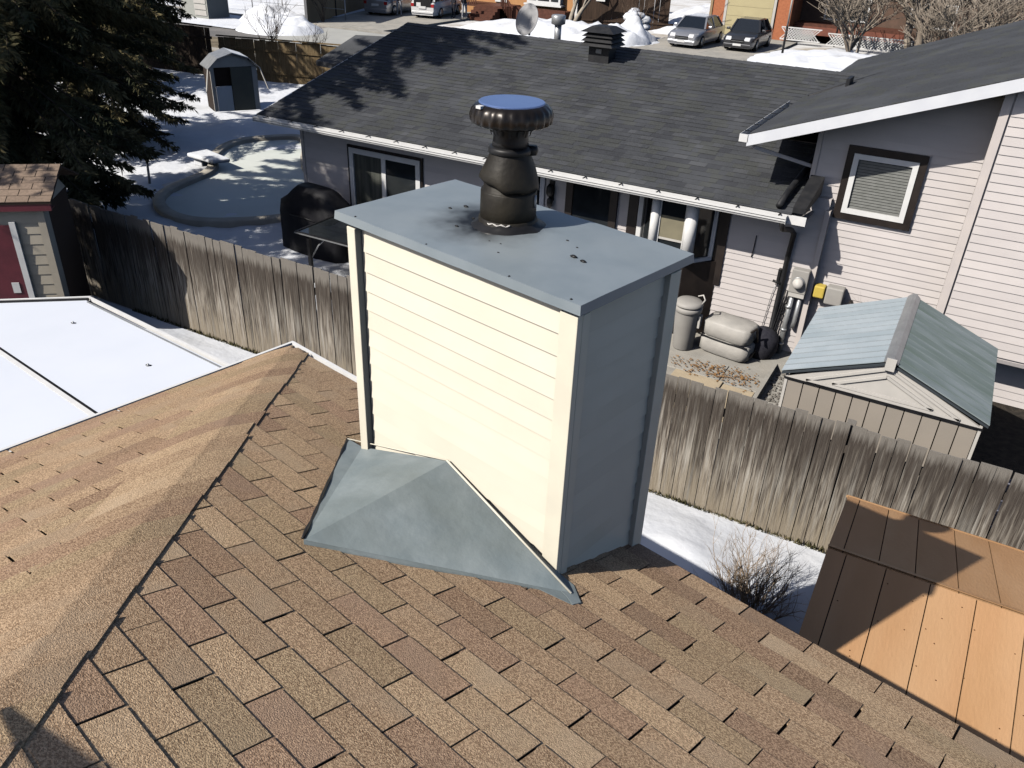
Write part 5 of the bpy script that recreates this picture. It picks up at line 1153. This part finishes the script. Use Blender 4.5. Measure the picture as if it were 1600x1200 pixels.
# 5: far houses top right, behind the trees
h4 = thing('red_house', 'distant dull red house behind the bare trees at upper right', 'house', (8, 84, 0))
MB().box(2, 22, 84, 96, 0, 4).build('wall', redw, h4); MB().prism([(1, 83, 4), (23, 83, 4), (23, 90, 7), (1, 90, 7)], (0, 0, -.2)).build('roof', snow, h4); far_window(6, 9, 84, 1.2, 2.6, h4); far_window(13, 16, 84, 1.2, 2.6, h4)
h5 = thing('grey_house', 'distant grey house beyond the brick house roof', 'house', (-22, 90, 0))
MB().box(-40, -18, 90, 100, 0, 4.2).build('wall', grey_p, h5); MB().prism([(-41, 89, 4.2), (-17, 89, 4.2), (-17, 95, 7), (-41, 95, 7)], (0, 0, -.2)).build('roof', snow, h5); far_window(-34, -31, 90, 1.2, 2.6, h5)
# playhouse, wire fence, brown shed roof at upper left
phs = thing('playhouse', 'small grey plastic playhouse with red roof on the snow at upper left', 'playhouse', (-39.6, 35.3, 0))
MB().box(-40.6, -38.5, 35.0, 36.6, 0, 1.55).build('wall', mat('play_grey', (.42, .43, .40), (.38, .39, .36), scale=2, rough=.6), phs)
for k in range(4): MB().box(-39.55, -38.6, 34.97, 34.998, .2 + k * .32, .46 + k * .32).build('louvre', offw, phs)
MB().prism([(-40.8, 34.8, 1.6), (-38.3, 34.8, 1.6), (-38.3, 35.8, 2.3), (-40.8, 35.8, 2.3)], (0, 0, -.08)).build('roof', mat('play_red', (.45, .03, .03), rough=.5), phs)
MB().box(-40.5, -39.7, 34.95, 34.998, 1.15, 1.5).build('awning', MATS['play_red'], phs)
wf = thing('wire_fence', 'grey tube and wire fence on the far snowy lawn at upper left', 'fence', (-39, 39, 0))
for i in range(8):
    x_, y_ = -48 + i * 2.2, 38.0 + i * .3; MB().tube([(x_, y_, -.05), (x_, y_, 1.25)], .035, 6).build('post', greym, wf)
MB().tube([(-48, 38.0, 1.22), (-32.6, 40.1, 1.22)], .028, 6).build('top_rail', greym, wf)
MB().tube([(-48, 38.0, .7), (-32.6, 40.1, .7)], .014, 6).build('wire', greym, wf)
# street poles
def pole(x_, y_, h, lb, rr=.06): 
    t = thing('lamp_post', lb, 'post', (x_, y_, 0)); loc(MB().tube([(0, 0, 0), (0, 0, 1.6)], rr, 8), 'post_base', black, t); loc(MB().tube([(0, 0, 1.6), (0, 0, h)], rr * .8, 8), 'post_shaft', offw, t); loc(MB().lathe([(.05, h), (.13, h + .08), (.14, h + .3), (.03, h + .42)], 10), 'lantern', offw, t)
pole(-7.85, 44.9, 4.2, 'white and black post standing in snow right of the graphite car')
pole(-6.6, 52.3, 3.4, 'white post behind the leafless trees beside the lattice', .05)

# ================================================================== CARS
def car(label, loc_, rz, paint, L0=4.5, W0=1.78, H0=1.46, suv=False, group='cars parked on the far driveways', hatch=False, stem_='parked_car'):
    t = thing(stem_, label, 'car', loc_, rz, group); h = W0 / 2; g = .17
    # side profile, x forward (front at +L/2)
    f = L0 / 2; hood = .88 if suv else .80; belt = hood + .10
    prof = [(-f, .32), (-f - .03, .62), (-f + .04, belt - .02), (f - 1.25, belt), (f - .55, hood), (f - .12, hood - .13), (f + .02, .60), (f, .30)]
    mb = MB(); vs = []; n = len(prof)
    for y, k in ((-h, 1), (-h * .86, 0), (h * .86, 0), (h, 1)):
        pass
    ys = (-h * .93, -h, -h * .97, h * .97, h, h * .93)
    secs = []
    for y, kz in ((-h * .90, 'lo'), (-h, 'mid'), (-h * .90, 'hi')): pass
    # cross sections along x: each a rounded loop
    st_x = [-f, -f + .12, -f + .6, -.6, .4, f - 1.2, f - .5, f - .14, f]
    zt = [belt - .12, belt - .02, belt, belt, belt, belt - .01, hood, hood - .10, hood - .26]
    wx = [.86, .95, .99, 1, 1, 1, .97, .92, .82]
    for x_, z_, w_ in zip(st_x, zt, wx):
        hw = h * w_; secs.append([(x_, -hw * .94, g + .02), (x_, -hw, .42), (x_, -hw, .62), (x_, -hw * .965, z_ - .06), (x_, -hw * .86, z_), (x_, 0, z_ + .025), (x_, hw * .86, z_), (x_, hw * .965, z_ - .06), (x_, hw, .62), (x_, hw, .42), (x_, hw * .94, g + .02)])
    m_ = len(secs[0]); vs = [p for s_ in secs for p in s_]
    mb.add(vs, [(i * m_ + k, i * m_ + k + 1, (i + 1) * m_ + k + 1, (i + 1) * m_ + k) for i in range(len(secs) - 1) for k in range(m_ - 1)], 0, True)
    mb.add(secs[0], [tuple(range(m_))]); mb.add(secs[-1], [tuple(range(m_ - 1, -1, -1))])
    body = loc(mb, 'body', paint, t)
    # cabin
    xr0, xr1 = (-f + .35, .55) if suv else (-f + 1.05, .45); wf_ = .93 if suv else .5
    b0, b1 = (-f + .06 if suv else -f + .55), f - 1.22
    cabin = MB(); lowr = [(b0, -h * .90, belt - .01), (b1, -h * .90, belt - .01), (b1, h * .90, belt - .01), (b0, h * .90, belt - .01)]; upr = [(xr0, -h * .68, H0 - .06), (xr1, -h * .68, H0 - .03), (xr1, h * .68, H0 - .03), (xr0, h * .68, H0 - .06)]
    cabin.hexa(lowr, upr); loc(cabin, 'cabin', carglass, t)
    loc(MB().hexa([(p[0], p[1] * 1.01, p[2]) for p in upr], [(xr0 + .1, -h * .58, H0), (xr1 - .1, -h * .58, H0), (xr1 - .1, h * .58, H0), (xr0 + .1, h * .58, H0)]), 'roof', paint, t)
    for i in range(4): loc(MB().beam(lowr[i], upr[i], .09, .07), 'pillar', paint, t)
    xm_ = (xr0 + xr1) / 2
    for s_ in (-1, 1): loc(MB().beam((xm_ - .1, s_ * h * .905, belt), (xm_ - .05, s_ * h * .69, H0 - .04), .09, .05), 'pillar', paint, t)
    for sx in (f - .85, -f + .85):
        for s_ in (-1, 1):
            wl_ = loc(MB().lathe([(.0, -.1), (.30, -.1), (.325, -.06), (.325, .06), (.30, .1), (0, .1)], 20, cap=False).xf(Matrix.Translation((sx, s_ * (h - .1), .325)) @ Matrix.Rotation(R(90), 4, 'X')), 'wheel', rubber, t)
            loc(MB().lathe([(0, -.01), (.2, -.005), (.2, .005), (0, .01)], 16, cap=False).xf(Matrix.Translation((sx, s_ * (h + .002), .325)) @ Matrix.Rotation(R(90), 4, 'X')), 'rim', greym, wl_)
    for s_ in (-1, 1):
        loc(MB().hexa([(f - .32, s_ * h * .60 - .17, .56), (f + .0, s_ * h * .56 - .16, .56), (f + .0, s_ * h * .56 + .14, .56), (f - .32, s_ * h * .78 + .14, .56)], [(f - .36, s_ * h * .60 - .14, .74), (f - .10, s_ * h * .58 - .13, .72), (f - .10, s_ * h * .58 + .13, .72), (f - .36, s_ * h * .78 + .12, .74)]), 'headlamp', lampm, t)
        loc(MB().box(-f - .012, -f + .2, s_ * h * .78 - .1, s_ * h * .78 + .1, .66, .84), 'tail_lamp', redlamp, t)
        loc(MB().box(.62, .80, s_ * (h + .09) - .09, s_ * (h + .09) + .09, belt + .02, belt + .15), 'wing_mirror', paint, t, bevel=.03)
    gr_ = loc(MB().box(f - .03, f + .022, -.36, .36, .46, .60), 'grille', black, t)
    loc(MB().box(f + .023, f + .03, -.34, .34, .52, .535), 'grille_bar', greym, gr_)
    loc(MB().box(f - .05, f + .035, -h * .85, h * .85, .26, .40), 'bumper', paint, t, bevel=.03)
    loc(MB().box(f + .036, f + .045, -.22, .22, .30, .41), 'number_plate', white, t)
    loc(MB().box(-f - .05, -f + .06, -h * .85, h * .85, .28, .42), 'bumper', paint, t, bevel=.03)
    loc(MB().box(-f - .045, -f - .03, -.25, .25, .56, .70), 'number_plate', white, t)
    if hatch:
        loc(MB().hexa([(-f + .3, -h * .75, H0 + .0), (-f - .6, -h * .75, H0 + .45), (-f - .6, h * .75, H0 + .45), (-f + .3, h * .75, H0 + .0)], [(-f + .3, -h * .75, H0 + .06), (-f - .6, -h * .75, H0 + .51), (-f - .6, h * .75, H0 + .51), (-f + .3, h * .75, H0 + .06)]), 'tailgate', paint, t)
        loc(MB().box(-f - .01, -f + .05, -h * .66, h * .66, .66, 1.2), 'boot_opening', black, t)
        loc(MB().box(-f - .03, -f - .012, .1, .4, .66, .9), 'cargo', white, t)
    return t
car('silver saloon car facing the street beside the snow bank', (-13.0, 46.4, .11), R(-92), silver, 4.6, 1.80, 1.45)
car('dark graphite car facing the street before the yellow garage door', (-10.3, 47.1, .11), R(-90), darkcar, 4.2, 1.74, 1.47)
car('silver people carrier seen from behind at upper left', (-33.3, 45.6, .11), R(100), silver, 4.5, 1.82, 1.68, True)
car('white car with its tailgate raised at upper left', (-30.4, 46.6, .11), R(98), whitecar, 4.3, 1.78, 1.6, True, hatch=True)

# ================================================================== PEOPLE beside the white car (only their lower halves reach into view)
def person(label, loc_, rz, legs, seed):
    t = thing('person', label, 'person', loc_, rz, None); rr = random.Random(seed)
    J = {'pel': ((0, 0, .93), .14), 'spi': ((0, .01, 1.15), .135), 'che': ((0, .0, 1.36), .155), 'nec': ((0, 0, 1.5), .06), 'hea': ((0, -.02, 1.62), .085), 'top': ((0, -.01, 1.72), .075)}
    E_ = [('pel', 'spi'), ('spi', 'che'), ('che', 'nec'), ('nec', 'hea'), ('hea', 'top')]
    for s_, n_ in ((-1, 'r'), (1, 'l')):
        J.update({'hip' + n_: ((s_ * .10, 0, .88), .10), 'kne' + n_: ((s_ * .12, -.03, .48), .066), 'ank' + n_: ((s_ * .13, .03, .09), .045), 'toe' + n_: ((s_ * .15, -.14, .035), .036),
                  'sho' + n_: ((s_ * .19, 0, 1.42), .065), 'elb' + n_: ((s_ * .25, .03, 1.14), .046), 'wri' + n_: ((s_ * .24, -.08, .92), .033), 'han' + n_: ((s_ * .235, -.10, .82), .034)})
        E_ += [('pel', 'hip' + n_), ('hip' + n_, 'kne' + n_), ('kne' + n_, 'ank' + n_), ('ank' + n_, 'toe' + n_), ('che', 'sho' + n_), ('sho' + n_, 'elb' + n_), ('elb' + n_, 'wri' + n_), ('wri' + n_, 'han' + n_)]
    ks = list(J); me = bpy.data.meshes.new('body'); me.from_pydata([J[k][0] for k in ks], [(ks.index(a), ks.index(b)) for a, b in E_], [])
    me.materials.append(cloth_d); me.materials.append(legs); me.materials.append(skin)
    o = link('body', me, t); o.modifiers.new('skin', 'SKIN'); me.skin_vertices.new() if not me.skin_vertices else None
    for i, k in enumerate(ks): me.skin_vertices[0].data[i].radius = (J[k][1], J[k][1])
    me.skin_vertices[0].data[0].use_root = True
    o.modifiers.new('sub', 'SUBSURF').levels = 1
    dg = bpy.context.evaluated_depsgraph_get(); ev = o.evaluated_get(dg); m2 = bpy.data.meshes.new_from_object(ev)
    o.modifiers.clear(); o.data = m2
    if len(m2.materials) < 3:
        m2.materials.clear(); [m2.materials.append(q) for q in (cloth_d, legs, skin)]
    for p in m2.polygons: p.use_smooth = True; p.material_index = 2 if p.center.z > 1.52 or (p.center.z < .88 and abs(p.center.x) > .19 and p.center.z > .7) else (1 if .08 < p.center.z < .93 else 0)
    loc(MB().lathe([(.085, 1.64), (.095, 1.69), (.08, 1.75), (.0, 1.77)], 14, (0, 0, 0), cap=False), 'hair', dbrown, t)
    return t
person('person in dark jacket and pale trousers between the two parked cars', (-31.9, 44.5, .11), R(20), cloth_g, 1)
person('person in dark clothing standing right of the white car', (-28.9, 46.2, .11), R(-30), cloth_d, 2)
person('person with pale trousers standing by the porch steps', (-28.3, 46.5, .11), R(60), cloth_g, 3)
